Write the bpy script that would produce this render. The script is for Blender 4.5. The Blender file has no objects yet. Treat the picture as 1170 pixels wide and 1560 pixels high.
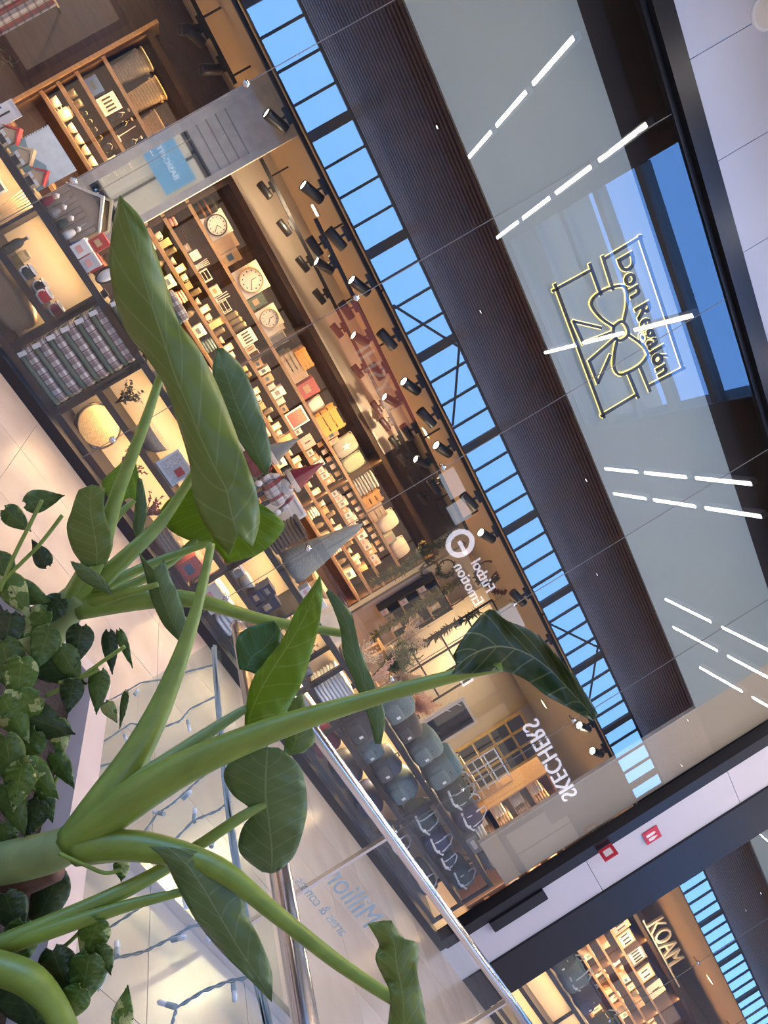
import bpy, math, random
from mathutils import Vector, Matrix, Euler, noise
random.seed(7)
R = math.radians
scene = bpy.context.scene
COL = scene.collection
# ------------------------------------------------------------------ camera
F_PX, ROLL, PITCH, YAW = 1172.0, R(59.05), R(2.75), R(24.6)
CAM = Vector((0, -6.184, 1.6))
FW = Vector((math.sin(YAW)*math.cos(PITCH), math.cos(YAW)*math.cos(PITCH), math.sin(PITCH)))
RT = Vector((math.cos(YAW), -math.sin(YAW), 0))
UP = RT.cross(FW)
IR = RT*math.cos(ROLL) + UP*math.sin(ROLL)
ID = RT*math.sin(ROLL) - UP*math.cos(ROLL)
cd = bpy.data.cameras.new('camera'); cam = bpy.data.objects.new('camera', cd); COL.objects.link(cam)
cd.sensor_fit = 'VERTICAL'; cd.sensor_height = 24; cd.lens = 24*F_PX/1560; cd.clip_start = 0.05; cd.clip_end = 300
m = Matrix((( IR.x, -ID.x, -FW.x, CAM.x), (IR.y, -ID.y, -FW.y, CAM.y), (IR.z, -ID.z, -FW.z, CAM.z), (0, 0, 0, 1)))
cam.matrix_world = m
scene.camera = cam
def ray(x, y): return FW*F_PX + IR*(x-585) + ID*(y-780)
def onY(x, y, Y): r = ray(x, y); return CAM + r*((Y-CAM.y)/r.y)
def onX(x, y, X): r = ray(x, y); return CAM + r*((X-CAM.x)/r.x)
def onZ(x, y, Z): r = ray(x, y); return CAM + r*((Z-CAM.z)/r.z)
def P(x, y, d): return CAM + ray(x, y)*(d/F_PX)
# ------------------------------------------------------------------ world, exposure
w = bpy.data.worlds.new('sky'); scene.world = w; w.use_nodes = True
nt = w.node_tree; bgn = nt.nodes['Background']
tc = nt.nodes.new('ShaderNodeTexCoord'); sx = nt.nodes.new('ShaderNodeSeparateXYZ'); cr = nt.nodes.new('ShaderNodeValToRGB')
nt.links.new(tc.outputs['Generated'], sx.inputs[0]); nt.links.new(sx.outputs['Z'], cr.inputs[0]); nt.links.new(cr.outputs[0], bgn.inputs[0])
cr.color_ramp.elements[0].color = (0.165, 0.38, 0.89, 1); cr.color_ramp.elements[1].color = (0.13, 0.345, 0.87, 1)
bgn.inputs[1].default_value = 13.5
scene.view_settings.view_transform = 'Standard'; scene.view_settings.look = 'None'
scene.view_settings.exposure = 0.25; scene.view_settings.gamma = 1.0; scene.view_settings.use_curve_mapping = False
scene.cycles.max_bounces = 7; scene.cycles.transparent_max_bounces = 16; scene.cycles.glossy_bounces = 4
scene.cycles.sample_clamp_indirect = 6
def area(name, loc, sx_, sy_, power, col, rot=(0, 0, 0), portal=False):
    l = bpy.data.lights.new(name, 'AREA'); l.shape = 'RECTANGLE'; l.size = sx_; l.size_y = sy_; l.energy = power; l.color = col
    if portal: l.cycles.is_portal = True
    o = bpy.data.objects.new(name, l); COL.objects.link(o); o.location = loc; o.rotation_euler = rot
    return o
# sky portals in the clerestory and the roof opening of the mall
area('skylight_portal', (46, -21.62, 7.85), 130, 1.7, 1, (1, 1, 1), (R(90), 0, 0), portal=True)
area('skylight_portal', (4.2, -5.1, 7.05), 4.4, 6.4, 1, (1, 1, 1), (0, 0, R(13)), portal=True)

# ------------------------------------------------------------------ materials
MATS = {}
def nodes(name):
    m_ = bpy.data.materials.new(name); m_.use_nodes = True
    return m_, m_.node_tree, m_.node_tree.nodes['Principled BSDF']
def N(t, typ, **kw):
    n = t.nodes.new(typ)
    for k, v in kw.items():
        if k in n.inputs: n.inputs[k].default_value = v
        else: setattr(n, k, v)
    return n
def mat(name, col, rough=0.6, metal=0.0, var=0.12, scale=14, bump=0.0, emit=0.0, ecol=None, stretch=None, sheen=0, trans=0.0):
    if name in MATS: return MATS[name]
    m_, t, b = nodes(name); L = t.links.new
    co = N(t, 'ShaderNodeTexCoord'); src = co.outputs['Object']
    if stretch:
        mp = N(t, 'ShaderNodeMapping'); mp.inputs['Scale'].default_value = stretch; L(src, mp.inputs[0]); src = mp.outputs[0]
    nz = N(t, 'ShaderNodeTexNoise', Scale=scale, Detail=4.0); L(src, nz.inputs['Vector'])
    mx = N(t, 'ShaderNodeMix', data_type='RGBA'); L(nz.outputs['Fac'], mx.inputs[0])
    mx.inputs[6].default_value = (*[max(0, c*(1-var*2)) for c in col], 1); mx.inputs[7].default_value = (*[min(1, c*(1+var*2)) for c in col], 1)
    L(mx.outputs[2], b.inputs['Base Color'])
    b.inputs['Roughness'].default_value = rough; b.inputs['Metallic'].default_value = metal
    if sheen: b.inputs['Sheen Weight'].default_value = sheen
    if emit:
        b.inputs['Emission Color'].default_value = (*(ecol or col), 1); b.inputs['Emission Strength'].default_value = emit
    if bump:
        bp = N(t, 'ShaderNodeBump', Strength=bump, Distance=0.01); L(nz.outputs['Fac'], bp.inputs['Height']); L(bp.outputs[0], b.inputs['Normal'])
    if trans:
        tr = N(t, 'ShaderNodeBsdfTranslucent'); L(mx.outputs[2], tr.inputs[0]); ms = N(t, 'ShaderNodeMixShader', Fac=trans)
        L(b.outputs[0], ms.inputs[1]); L(tr.outputs[0], ms.inputs[2]); L(ms.outputs[0], t.nodes['Material Output'].inputs[0])
    MATS[name] = m_; return m_
def glass_mat(name, tint, ior=1.9, rough=0.0, base=0.0):
    m_ = bpy.data.materials.new(name); m_.use_nodes = True; t = m_.node_tree; t.nodes.clear(); L = t.links.new
    out = N(t, 'ShaderNodeOutputMaterial'); tr = N(t, 'ShaderNodeBsdfTransparent'); tr.inputs[0].default_value = (*tint, 1)
    gl = N(t, 'ShaderNodeBsdfGlossy'); gl.inputs['Roughness'].default_value = rough; fr = N(t, 'ShaderNodeFresnel', IOR=ior)
    ge = N(t, 'ShaderNodeNewGeometry'); mi = N(t, 'ShaderNodeMix', data_type='FLOAT'); mi.inputs[2].default_value = ior; mi.inputs[3].default_value = 1/ior; L(ge.outputs['Backfacing'], mi.inputs[0]); L(mi.outputs[0], fr.inputs['IOR'])  # a thin pane reflects alike from both sides
    ms = N(t, 'ShaderNodeMixShader'); L(fr.outputs[0], ms.inputs[0]); L(tr.outputs[0], ms.inputs[1]); L(gl.outputs[0], ms.inputs[2]); L(ms.outputs[0], out.inputs[0])
    MATS[name] = m_; return m_
GLASS = glass_mat('shop_glass', (0.93, 0.95, 0.94), 2.0)
RGLASS = glass_mat('rail_glass', (0.86, 0.93, 0.91), 1.5)
RTINT = glass_mat('rooflight_glass', (.42, .45, .48), 1.3); CTINT = glass_mat('clerestory_glass', (.96, .97, .98), 1.3)
CLEAR = glass_mat('clear_glassware', (0.8, 0.84, 0.8), 1.5, 0.05)
def wood(name, a, b_, scale=6, rough=0.5):
    if name in MATS: return MATS[name]
    m_, t, b = nodes(name); L = t.links.new
    co = N(t, 'ShaderNodeTexCoord'); mp = N(t, 'ShaderNodeMapping'); mp.inputs['Scale'].default_value = (1, 6, 6); L(co.outputs['Object'], mp.inputs[0])
    nz = N(t, 'ShaderNodeTexNoise', Scale=scale, Detail=6.0, Distortion=1.2); L(mp.outputs[0], nz.inputs['Vector'])
    c = N(t, 'ShaderNodeValToRGB'); c.color_ramp.elements[0].color = (*a, 1); c.color_ramp.elements[1].color = (*b_, 1); c.color_ramp.elements[0].position = .3; c.color_ramp.elements[1].position = .7
    L(nz.outputs['Fac'], c.inputs[0]); L(c.outputs[0], b.inputs['Base Color']); b.inputs['Roughness'].default_value = rough
    MATS[name] = m_; return m_
def stripes(name, bg, bands, axis_scales=(10, 10), rough=0.9):
    """woven plaid: bands = list of (axis, freq, phase, width, colour, strength) in object space"""
    if name in MATS: return MATS[name]
    m_, t, b = nodes(name); L = t.links.new
    co = N(t, 'ShaderNodeTexCoord'); sp = N(t, 'ShaderNodeSeparateXYZ'); L(co.outputs['Object'], sp.inputs[0])
    cur = N(t, 'ShaderNodeRGB'); cur.outputs[0].default_value = (*bg, 1); cs = cur.outputs[0]
    for ax, fr, ph, wd, cc, st in bands:
        a = N(t, 'ShaderNodeMath', operation='MULTIPLY_ADD'); L(sp.outputs[ax], a.inputs[0]); a.inputs[1].default_value = fr; a.inputs[2].default_value = ph
        f_ = N(t, 'ShaderNodeMath', operation='FRACT'); L(a.outputs[0], f_.inputs[0])
        lt = N(t, 'ShaderNodeMath', operation='LESS_THAN'); L(f_.outputs[0], lt.inputs[0]); lt.inputs[1].default_value = wd
        mu = N(t, 'ShaderNodeMath', operation='MULTIPLY'); L(lt.outputs[0], mu.inputs[0]); mu.inputs[1].default_value = st
        mx = N(t, 'ShaderNodeMix', data_type='RGBA'); L(mu.outputs[0], mx.inputs[0]); L(cs, mx.inputs[6]); mx.inputs[7].default_value = (*cc, 1); cs = mx.outputs[2]
    L(cs, b.inputs['Base Color']); b.inputs['Roughness'].default_value = rough
    MATS[name] = m_; return m_
def weave(name, a, b_, scale=60, rough=0.8):
    if name in MATS: return MATS[name]
    m_, t, b = nodes(name); L = t.links.new
    co = N(t, 'ShaderNodeTexCoord'); br = N(t, 'ShaderNodeTexBrick', Scale=scale); br.inputs['Color1'].default_value = (*a, 1); br.inputs['Color2'].default_value = (*[(x+y)/2 for x, y in zip(a, b_)], 1)
    br.inputs['Mortar'].default_value = (*b_, 1); br.inputs['Mortar Size'].default_value = .03
    mp = N(t, 'ShaderNodeMapping'); mp.inputs['Rotation'].default_value = (R(90), 0, 0); L(co.outputs['Object'], mp.inputs[0]); L(mp.outputs[0], br.inputs['Vector'])
    L(br.outputs['Color'], b.inputs['Base Color']); b.inputs['Roughness'].default_value = rough
    bp = N(t, 'ShaderNodeBump', Strength=.6, Distance=.01); L(br.outputs['Fac'], bp.inputs['Height']); bp.invert = True; L(bp.outputs[0], b.inputs['Normal'])
    MATS[name] = m_; return m_
def leafmat(name, a, vein, trans, nveins=9, var=None):
    if name in MATS: return MATS[name]
    m_, t, b = nodes(name); L = t.links.new
    uv = N(t, 'ShaderNodeUVMap'); sp = N(t, 'ShaderNodeSeparateXYZ'); L(uv.outputs[0], sp.inputs[0])
    def M(op, x, y=None, z=None):
        n = N(t, 'ShaderNodeMath', operation=op)
        for i, v in enumerate((x, y, z)):
            if v is None: continue
            if isinstance(v, (int, float)): n.inputs[i].default_value = v
            else: L(v, n.inputs[i])
        return n.outputs[0]
    au = M('ABSOLUTE', M('SUBTRACT', sp.outputs[0], .5))
    mid = M('LESS_THAN', au, .014)
    fr = M('FRACT', M('ADD', M('MULTIPLY', sp.outputs[1], nveins), M('MULTIPLY', au, 2.6)))
    d = M('ABSOLUTE', M('SUBTRACT', fr, .5)); lat = M('MULTIPLY', M('LESS_THAN', d, .045), .55)
    vv = M('MAXIMUM', mid, lat)
    nz = N(t, 'ShaderNodeTexNoise', Scale=9.0, Detail=5.0); co = N(t, 'ShaderNodeTexCoord'); L(co.outputs['Object'], nz.inputs['Vector'])
    mx0 = N(t, 'ShaderNodeMix', data_type='RGBA'); L(nz.outputs['Fac'], mx0.inputs[0]); mx0.inputs[6].default_value = (*[c*.75 for c in a], 1); mx0.inputs[7].default_value = (*[c*1.25 for c in a], 1)
    base = mx0.outputs[2]
    if var:
        nz2 = N(t, 'ShaderNodeTexNoise', Scale=26.0, Detail=6.0); L(co.outputs['Object'], nz2.inputs['Vector'])
        g = M('GREATER_THAN', nz2.outputs['Fac'], .56); mv = N(t, 'ShaderNodeMix', data_type='RGBA'); L(g, mv.inputs[0]); L(base, mv.inputs[6]); mv.inputs[7].default_value = (*var, 1); base = mv.outputs[2]
    mx = N(t, 'ShaderNodeMix', data_type='RGBA'); L(vv, mx.inputs[0]); L(base, mx.inputs[6]); mx.inputs[7].default_value = (*vein, 1)
    L(mx.outputs[2], b.inputs['Base Color']); b.inputs['Roughness'].default_value = .42
    bp = N(t, 'ShaderNodeBump', Strength=.5, Distance=.004); L(vv, bp.inputs['Height']); bp.invert = True; L(bp.outputs[0], b.inputs['Normal'])
    tr = N(t, 'ShaderNodeBsdfTranslucent'); L(mx.outputs[2], tr.inputs[0]); ms = N(t, 'ShaderNodeMixShader', Fac=trans)
    L(b.outputs[0], ms.inputs[1]); L(tr.outputs[0], ms.inputs[2]); L(ms.outputs[0], t.nodes['Material Output'].inputs[0])
    MATS[name] = m_; return m_
def C(name): return MATS[name]
BLACK = mat('black_metal', (.012, .012, .014), .42, 0.3, .1)
FRAME = mat('window_frame_black', (.012, .012, .015), .35, .2, .1)
WHITE = mat('white_fascia', (.55, .55, .58), .45, 0, .02, 3)
CREAM = mat('cream_paint', (.62, .55, .45), .7, 0, .03, 4)
CEIL = mat('beige_ceiling', (.46, .43, .38), .8, 0, .03, 3)
VOID = mat('dark_plenum', (.016, .012, .010), .7)
PANEL = mat('grey_panel', (.27, .32, .31), .55, 0, .02, 3)
STEEL = mat('brushed_steel', (.76, .74, .71), .2, 1.0, .03, 60, stretch=(1, 40, 1))
CHROME = mat('chrome', (.75, .75, .75), .1, 1.0, .02)
MWHITE = mat('white_plaster', (.72, .72, .72), .8, 0, .02, 2)
SLAT = wood('dark_slat_wood', (.52, .27, .15), (.72, .42, .26), 3, .5)
SHELFW = wood('shelf_wood', (.42, .24, .10), (.62, .38, .17), 8, .45)
BACKW = wood('dark_back_wood', (.05, .026, .012), (.09, .05, .024), 5, .6)
WALLW = wood('brown_wall_wood', (.040, .022, .018), (.075, .042, .034), 4, .5)
PALEW = wood('pale_wood', (.55, .38, .2), (.72, .54, .32), 8)
ORANGEW = wood('orange_crate_wood', (.65, .30, .06), (.85, .46, .12), 9)
YELLOWW = wood('yellow_crate_wood', (.72, .40, .05), (.9, .55, .1), 9)
TAN = mat('kraft_card', (.50, .35, .20), .8, 0, .06); OFFW = mat('off_white', (.74, .68, .58), .6, 0, .04); IVORY = mat('ivory_ceramic', (.8, .72, .58), .25, 0, .03)
PAPER = mat('white_paper', (.78, .77, .74), .7, 0, .02); GREY = mat('mid_grey', (.22, .22, .22), .6); CHAR = mat('charcoal_fabric', (.035, .04, .045), .9, 0, .2, 60, .3)
RED = mat('red_cloth', (.42, .025, .03), .75, 0, .15, 40, .2); BRIGHTR = mat('bright_red_box', (.60, .05, .04), .5); MAROON = mat('maroon_felt', (.17, .012, .03), .9, 0, .15, 40, .2)
NAVY = mat('navy_cloth', (.018, .025, .07), .85, 0, .2, 50, .3); TEAL = mat('teal_canvas', (.10, .16, .17), .85, 0, .18, 55, .35); DGREEN = mat('dark_green_canvas', (.025, .045, .042), .85, 0, .2, 50, .3)
BLUE = mat('blue_glaze', (.08, .14, .35), .3); BLUEC = mat('slate_blue_canvas', (.07, .13, .19), .85, 0, .18, 55, .3); GREENB = mat('blanket_green', (.07, .12, .10), .95, 0, .1, 80, .2)
BURLAP = weave('burlap', (.42, .30, .17), (.2, .13, .07), 140); WICK = weave('wicker', (.62, .45, .25), (.2, .12, .05), 42); WICKG = weave('grey_wicker', (.42, .37, .30), (.12, .1, .08), 48)
PINK = mat('pink_paper', (.72, .35, .30), .6); GOLD = mat('gold', (.75, .5, .15), .3, .9); DARKGL = mat('dark_picture_glass', (.06, .065, .075), .12)
BERRY = mat('berry_red', (.14, .02, .02), .5); CREAMF = mat('cream_flowers', (.82, .66, .45), .8, 0, .1, 30); FOLI = mat('garland_green', (.05, .07, .025), .7, 0, .3, 30); OLIVE = mat('olive_leaf', (.16, .16, .05), .7, 0, .25, 30)
FLOCK = mat('flocked_grey_knit', (.24, .27, .26), .95, 0, .35, 120, .8); FUR = mat('pale_fur', (.62, .56, .48), .95, 0, .15, 120, .9); SKIN = mat('felt_skin', (.55, .38, .28), .9)
FLORAL = mat('red_floral', (.50, .12, .10), .6, 0, .45, 60); SPECK = mat('green_speckle', (.10, .14, .09), .4, 0, .6, 90)
SMOKE = mat('smoked_glassware', (.10, .085, .06), .08, 0, .1); DARKC = mat('dark_ceramic', (.03, .025, .022), .35)
PLAID = stripes('plaid_wool', (.62, .60, .58), [(0, 11, 0, .42, (.14, .10, .11), .62), (0, 11, .15, .1, (.12, .01, .02), .8), (2, 26, .1, .42, (.13, .10, .11), .6), (2, 26, .25, .1, (.12, .01, .02), .75), (0, 22, .3, .06, (.03, .03, .04), .6)])
PLAIDR = stripes('red_plaid', (.55, .52, .50), [(0, 9, 0, .3, (.28, .02, .03), .9), (2, 12, 0, .3, (.10, .08, .08), .55), (0, 27, .2, .1, (.06, .05, .06), .6)])
STRIPET = stripes('striped_towel', (.74, .66, .52), [(2, 42, 0, .3, (.45, .38, .28), .7), (2, 14, .3, .12, (.15, .25, .3), .6)])
WARM_E = mat('lit_warm', (1, .75, .45), .5, emit=9, ecol=(1, .72, .38)); LEDO_E = mat('led_amber', (1, .6, .25), .5, emit=2.5, ecol=(1, .6, .25)); SPOT_E = mat('spot_lens_lit', (1, .9, .7), .5, emit=22, ecol=(1, .86, .62)); LED_E = mat('led_white', (1, .95, .9), .5, emit=42, ecol=(1, .9, .82))
SIGN_E = mat('sign_white_lit', (.9, .9, 1), .5, emit=5.5, ecol=(.86, .86, 1)); HALO_E = mat('halo_yellow', (1, .8, .3), .5, emit=1.9, ecol=(1, .74, .26)); REDSIGN = mat('red_sign', (.55, .03, .05), .4); REDP_E = mat('red_panel_lit', (.5, .1, .08), .5, emit=1.2, ecol=(.8, .22, .16)); BLUEP_E = mat('blue_panel_lit', (.2, .4, .5), .5, emit=.12, ecol=(.35, .6, .75))

TWIG = mat('twig', (.06, .035, .02), .8)
# ------------------------------------------------------------------ mesh builder
class MB:
    def __init__(s): s.v = []; s.f = []
    def add(s, vs, fs):
        o = len(s.v); s.v += [Vector(v) for v in vs]; s.f += [tuple(i+o for i in f) for f in fs]; return s
    def box(s, c, d, rot=None):
        c = Vector(c); hx, hy, hz = d[0]/2, d[1]/2, d[2]/2
        vs = [Vector((sx_*hx, sy_*hy, sz*hz)) for sz in (-1, 1) for sy_ in (-1, 1) for sx_ in (-1, 1)]
        if rot is not None:
            q = rot if isinstance(rot, Matrix) else Euler(rot).to_matrix(); vs = [q @ v for v in vs]
        return s.add([c+v for v in vs], [(0, 2, 3, 1), (4, 5, 7, 6), (0, 1, 5, 4), (2, 6, 7, 3), (0, 4, 6, 2), (1, 3, 7, 5)])
    def bb(s, x0, x1, y0, y1, z0, z1): return s.box(((x0+x1)/2, (y0+y1)/2, (z0+z1)/2), (x1-x0, y1-y0, z1-z0))
    def chbox(s, c, d, r=.15):
        """box with chamfered vertical edges and softened top"""
        hx, hy, h = d[0]/2, d[1]/2, d[2]; k = min(hx, hy)*r*2
        def ring(z, i): 
            a, b_ = hx-i, hy-i
            return [Vector(c)+Vector(p) for p in ((a-k, -b_, z), (a, -b_+k, z), (a, b_-k, z), (a-k, b_, z), (-a+k, b_, z), (-a, b_-k, z), (-a, -b_+k, z), (-a+k, -b_, z))]
        return s.loft([ring(0, k*.5), ring(k*.6, 0), ring(h-k, 0), ring(h-k*.3, k*.35), ring(h, k)], True)
    def loft(s, rings, caps=True, closed=True):
        n = len(rings[0]); vs = [p for r in rings for p in r]; fs = []
        for i in range(len(rings)-1):
            for j in range(n if closed else n-1):
                a = i*n+j; b_ = i*n+(j+1) % n; fs.append((a, b_, b_+n, a+n))
        if caps and closed: fs.append(tuple(reversed(range(n)))); fs.append(tuple(range((len(rings)-1)*n, len(rings)*n)))
        return s.add(vs, fs)
    def lathe(s, prof, c=(0, 0, 0), n=14, axis='z', caps=True):
        rings = []
        for r, h in prof:
            ring = []
            for k in range(n):
                a = 2*math.pi*k/n; p = Vector((r*math.cos(a), r*math.sin(a), h))
                if axis == 'y': p = Vector((p.x, -p.z, p.y))
                elif axis == 'x': p = Vector((p.z, p.x, p.y))
                ring.append(Vector(c)+p)
            rings.append(ring)
        return s.loft(rings, caps)
    def tube(s, pts, rad, n=8, caps=True):
        pts = [Vector(p) for p in pts]; rs = rad if isinstance(rad, (list, tuple)) else [rad]*len(pts); rings = []; pu = None
        for i, p in enumerate(pts):
            t = (pts[min(i+1, len(pts)-1)]-pts[max(i-1, 0)]).normalized()
            u = pu if pu is not None else (Vector((0, 0, 1)) if abs(t.z) < .9 else Vector((1, 0, 0)))
            u = (u-t*u.dot(t)).normalized(); pu = u; v = t.cross(u)
            rings.append([p+(u*math.cos(2*math.pi*k/n)+v*math.sin(2*math.pi*k/n))*rs[i] for k in range(n)])
        return s.loft(rings, caps)
    def ell(s, c, d, n=12, m_=8, e=1.0):
        sg = lambda x, p: math.copysign(abs(x)**p, x); rings = []
        for i in range(m_+1):
            ph = -math.pi/2+math.pi*i/m_; cz = max(abs(math.cos(ph)), .02)**e
            rings.append([Vector(c)+Vector((d[0]/2*cz*sg(math.cos(2*math.pi*k/n), e), d[1]/2*cz*sg(math.sin(2*math.pi*k/n), e), d[2]/2*sg(math.sin(ph), e))) for k in range(n)])
        return s.loft(rings, True)
    def prism(s, poly, y0, y1):
        n = len(poly); return s.add([(x, y0, z) for x, z in poly]+[(x, y1, z) for x, z in poly], [tuple(range(n)), tuple(range(2*n-1, n-1, -1))]+[(i, i+n, (i+1) % n+n, (i+1) % n) for i in range(n)])
    def leaf(s, p, dirv, nrm, L_, W):
        dv = Vector(dirv).normalized(); sd = dv.cross(Vector(nrm)).normalized(); nn = sd.cross(dv)
        q = [p, p+dv*L_*.4+sd*W/2+nn*L_*.06, p+dv*L_, p+dv*L_*.4-sd*W/2+nn*L_*.06]; return s.add(q, [(0, 1, 2), (0, 2, 3)])
MCACHE = {}
def make(name, mb, material, parent=None, smooth=False, loc=None, rot=None):
    me = mb if isinstance(mb, bpy.types.Mesh) else None
    if me is None:
        me = bpy.data.meshes.new(name); me.from_pydata([tuple(v) for v in mb.v], [], mb.f); me.materials.append(material)
        if smooth: me.polygons.foreach_set('use_smooth', [True]*len(me.polygons))
        me.update()
    o = bpy.data.objects.new(name, me); COL.objects.link(o)
    if parent is not None: o.parent = parent
    if loc is not None: o.location = loc
    if rot is not None: o.rotation_euler = rot
    return o
def tag(o, label=None, cat=None, group=None, kind=None):
    if label: o['label'] = label
    if cat: o['category'] = cat
    if group: o['group'] = group
    if kind: o['kind'] = kind
    return o
def thing(name, label, cat, loc=(0, 0, 0), rz=0, group=None, rot=None):
    o = bpy.data.objects.new(name, None); COL.objects.link(o); o.location = loc; o.empty_display_size = .05
    o.rotation_euler = rot if rot else (0, 0, rz)
    return tag(o, label, cat, group)
def struct(name, mb, material, parent=None, **k):
    o = make(name, mb, material, parent, **k)
    if parent is None: o['kind'] = 'structure'
    return o
def sempty(name):
    o = bpy.data.objects.new(name, None); COL.objects.link(o); o['kind'] = 'structure'; return o
def text(name, body, size, material, parent=None, loc=(0, 0, 0), rot=(R(90), 0, 0), ext=.004, align='LEFT', spacing=1.0, offset=0.0):
    cu = bpy.data.curves.new(name, 'FONT'); cu.body = body; cu.size = size; cu.extrude = ext; cu.align_x = align; cu.space_character = spacing; cu.offset = offset; cu.resolution_u = 3
    o = bpy.data.objects.new(name, cu); COL.objects.link(o); dg = bpy.context.evaluated_depsgraph_get()
    me = bpy.data.meshes.new_from_object(o.evaluated_get(dg)); bpy.data.objects.remove(o); bpy.data.curves.remove(cu)
    me.materials.clear(); me.materials.append(material)
    return make(name, me, material, parent, loc=loc, rot=rot)

# ================================================================== STRUCTURE
def tile_mat():
    m_, t, b = nodes('stone_tile'); L = t.links.new
    co = N(t, 'ShaderNodeTexCoord'); gi = N(t, 'ShaderNodeObjectInfo')
    nz = N(t, 'ShaderNodeTexNoise', Scale=1.6, Detail=6.0, Distortion=.8); L(co.outputs['Object'], nz.inputs['Vector'])
    ad = N(t, 'ShaderNodeMath', operation='MULTIPLY_ADD'); L(gi.outputs['Random'], ad.inputs[0]); ad.inputs[1].default_value = .35; L(nz.outputs['Fac'], ad.inputs[2])
    c = N(t, 'ShaderNodeValToRGB'); c.color_ramp.elements[0].color = (.38, .30, .24, 1); c.color_ramp.elements[1].color = (.50, .42, .35, 1); c.color_ramp.elements[0].position = .35; c.color_ramp.elements[1].position = .95
    L(ad.outputs[0], c.inputs[0]); L(c.outputs[0], b.inputs['Base Color']); b.inputs['Roughness'].default_value = .22
    return m_
TILE = tile_mat(); GROUT = mat('grout', (.36, .30, .27), .8)
floor = struct('floor', MB().bb(-20, 112, -26, 8, -.2, -.004), mat('floor_slab', (.42, .345, .285), .35, 0, .06, 2))
tm = MB().bb(-.398, .398, -.398, .398, -.02, 0); tme = bpy.data.meshes.new('floor_tile'); tme.from_pydata([tuple(v) for v in tm.v], [], tm.f); tme.materials.append(TILE)
for i in range(-1, 12):
    for j in range(9):
        make('floor_tile', tme, None, floor, loc=(i*.8+.3, -.42-j*.8, 0))
# front wall of the shop: white panels above and between the windows
wall = sempty('wall_front')
seams = [onY(1070, 78, 0).x, onY(1124, 185, 0).x, onY(1146, 372, 0).x]
sp = (seams[2]-seams[0])/2; xs = [seams[0]+sp*k for k in range(-6, 16)]
for a, b in zip(xs[:-1], xs[1:]): make('fascia_panel', MB().bb(a+.003, b-.003, -.06, .05, 5.79, 7.1), WHITE, wall)
for a, b in ((0, 1.95), (1.956, 3.9), (3.906, 5.785)): make('wall_panel', MB().bb(7.88, 8.5, -.06, .05, a, b), WHITE, wall)
make('wall_panel', MB().bb(-9, -5.75, -.06, .05, 0, 5.785), WHITE, wall)
make('wall_panel', MB().bb(19.3, 24, -.06, .05, 0, 5.785), WHITE, wall)
def window(name, joints, x0, x1, jl, jr):
    wn = sempty(name)
    make('sill', MB().bb(x0, x1, -.07, .06, 0, .085), FRAME, wn)
    make('head_rail', MB().bb(x0, x1, -.09, .06, 5.62, 5.79), FRAME, wn)
    make('head_bead', MB().bb(x0, x1, -.02, .05, 5.57, 5.62), FRAME, wn)
    make('jamb', MB().bb(x0, x0+jl, -.09, .06, .085, 5.62), FRAME, wn)
    make('jamb', MB().bb(x1-jr, x1, -.09, .06, .085, 5.62), FRAME, wn)
    for a, b in zip(joints[:-1], joints[1:]):
        make('glass_pane', MB().add([(a+.003, 0, .085), (b-.003, 0, .085), (b-.003, 0, 5.57), (a+.003, 0, 5.57)], [(0, 1, 2, 3)]), GLASS, wn)
    for x in joints[1:-1]:
        make('glass_joint', MB().bb(x-.003, x+.003, -.003, .003, .085, 5.57), mat('joint_silicone', (.16, .15, .14), .4), wn)
        for z in (.36, 1.19, 2.58):
            f_ = make('glass_fitting', MB().lathe([(.004, .012), (.022, .012), (.026, .004), (.026, -.02), (.01, -.02), (.01, -.1), (.004, -.1)], (x, 0, z), 14, 'y'), CHROME, wn, True)
    return wn
J1 = [-5.55, -3.89, -2.23, -.57, 1.10, 2.76, 4.40, 6.07, 7.72]
window('window_1', J1, -5.75, 7.88, .2, .16)
window('window_2', [9.13, 10.79, 12.45, 14.11, 15.77, 17.43, 19.1], 8.5, 19.3, .63, .2)
# shop shell
struct('ceiling', MB().bb(-6, 22, .4, 7.2, 2.93, 3.02), CEIL)
struct('ceiling_plenum_front', MB().bb(-6, 22, .40, .46, 3.02, 5.9), VOID)
struct('ceiling_plenum_top', MB().bb(-6, 22, .0, .46, 5.8, 5.9), VOID)
struct('wall_back', MB().bb(-6, 5.2, 3.46, 3.56, 0, 2.93), WALLW)
struct('wall_back_right', MB().bb(5.2, 22, 6.6, 6.7, 0, 2.93), CREAM)
struct('wall_left', MB().bb(-6.1, -6, .1, 7, 0, 5.9), WALLW)
struct('wall_right', MB().bb(22, 22.1, .1, 7.2, 0, 5.9), CREAM)
struct('wall_partition', MB().bb(5.2, 5.3, 3.4, 6.6, 0, 2.93), CREAM)
struct('trim_ceiling_edge', MB().bb(-6, 22, .36, .42, 2.88, 3.04), BLACK)
# light grey sign panel behind the top of the glass, with the vertical return beside the right jamb
sp_ = thing('sign_panel', 'long light grey panel behind the upper glass carrying the halo lit sign', 'panel')
make('panel_board', MB().bb(-5.6, 6.97, .09, .13, 3.90, 5.15), PANEL, sp_)
make('side_board', MB().bb(6.97, 7.73, .09, .13, 1.02, 5.5), mat('beige_side_board', (.40, .34, .25), .55, 0, .02, 3), sp_)
make('edge_strip', MB().bb(6.955, 6.97, .085, .135, 1.02, 3.9), mat('beige_edge', (.45, .42, .36), .5), sp_)
make('panel_board', MB().bb(9.2, 19.1, .09, .13, 3.90, 5.15), PANEL, tag(thing('sign_panel', 'plain light grey panel behind the upper glass of the neighbouring window', 'panel')))
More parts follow.
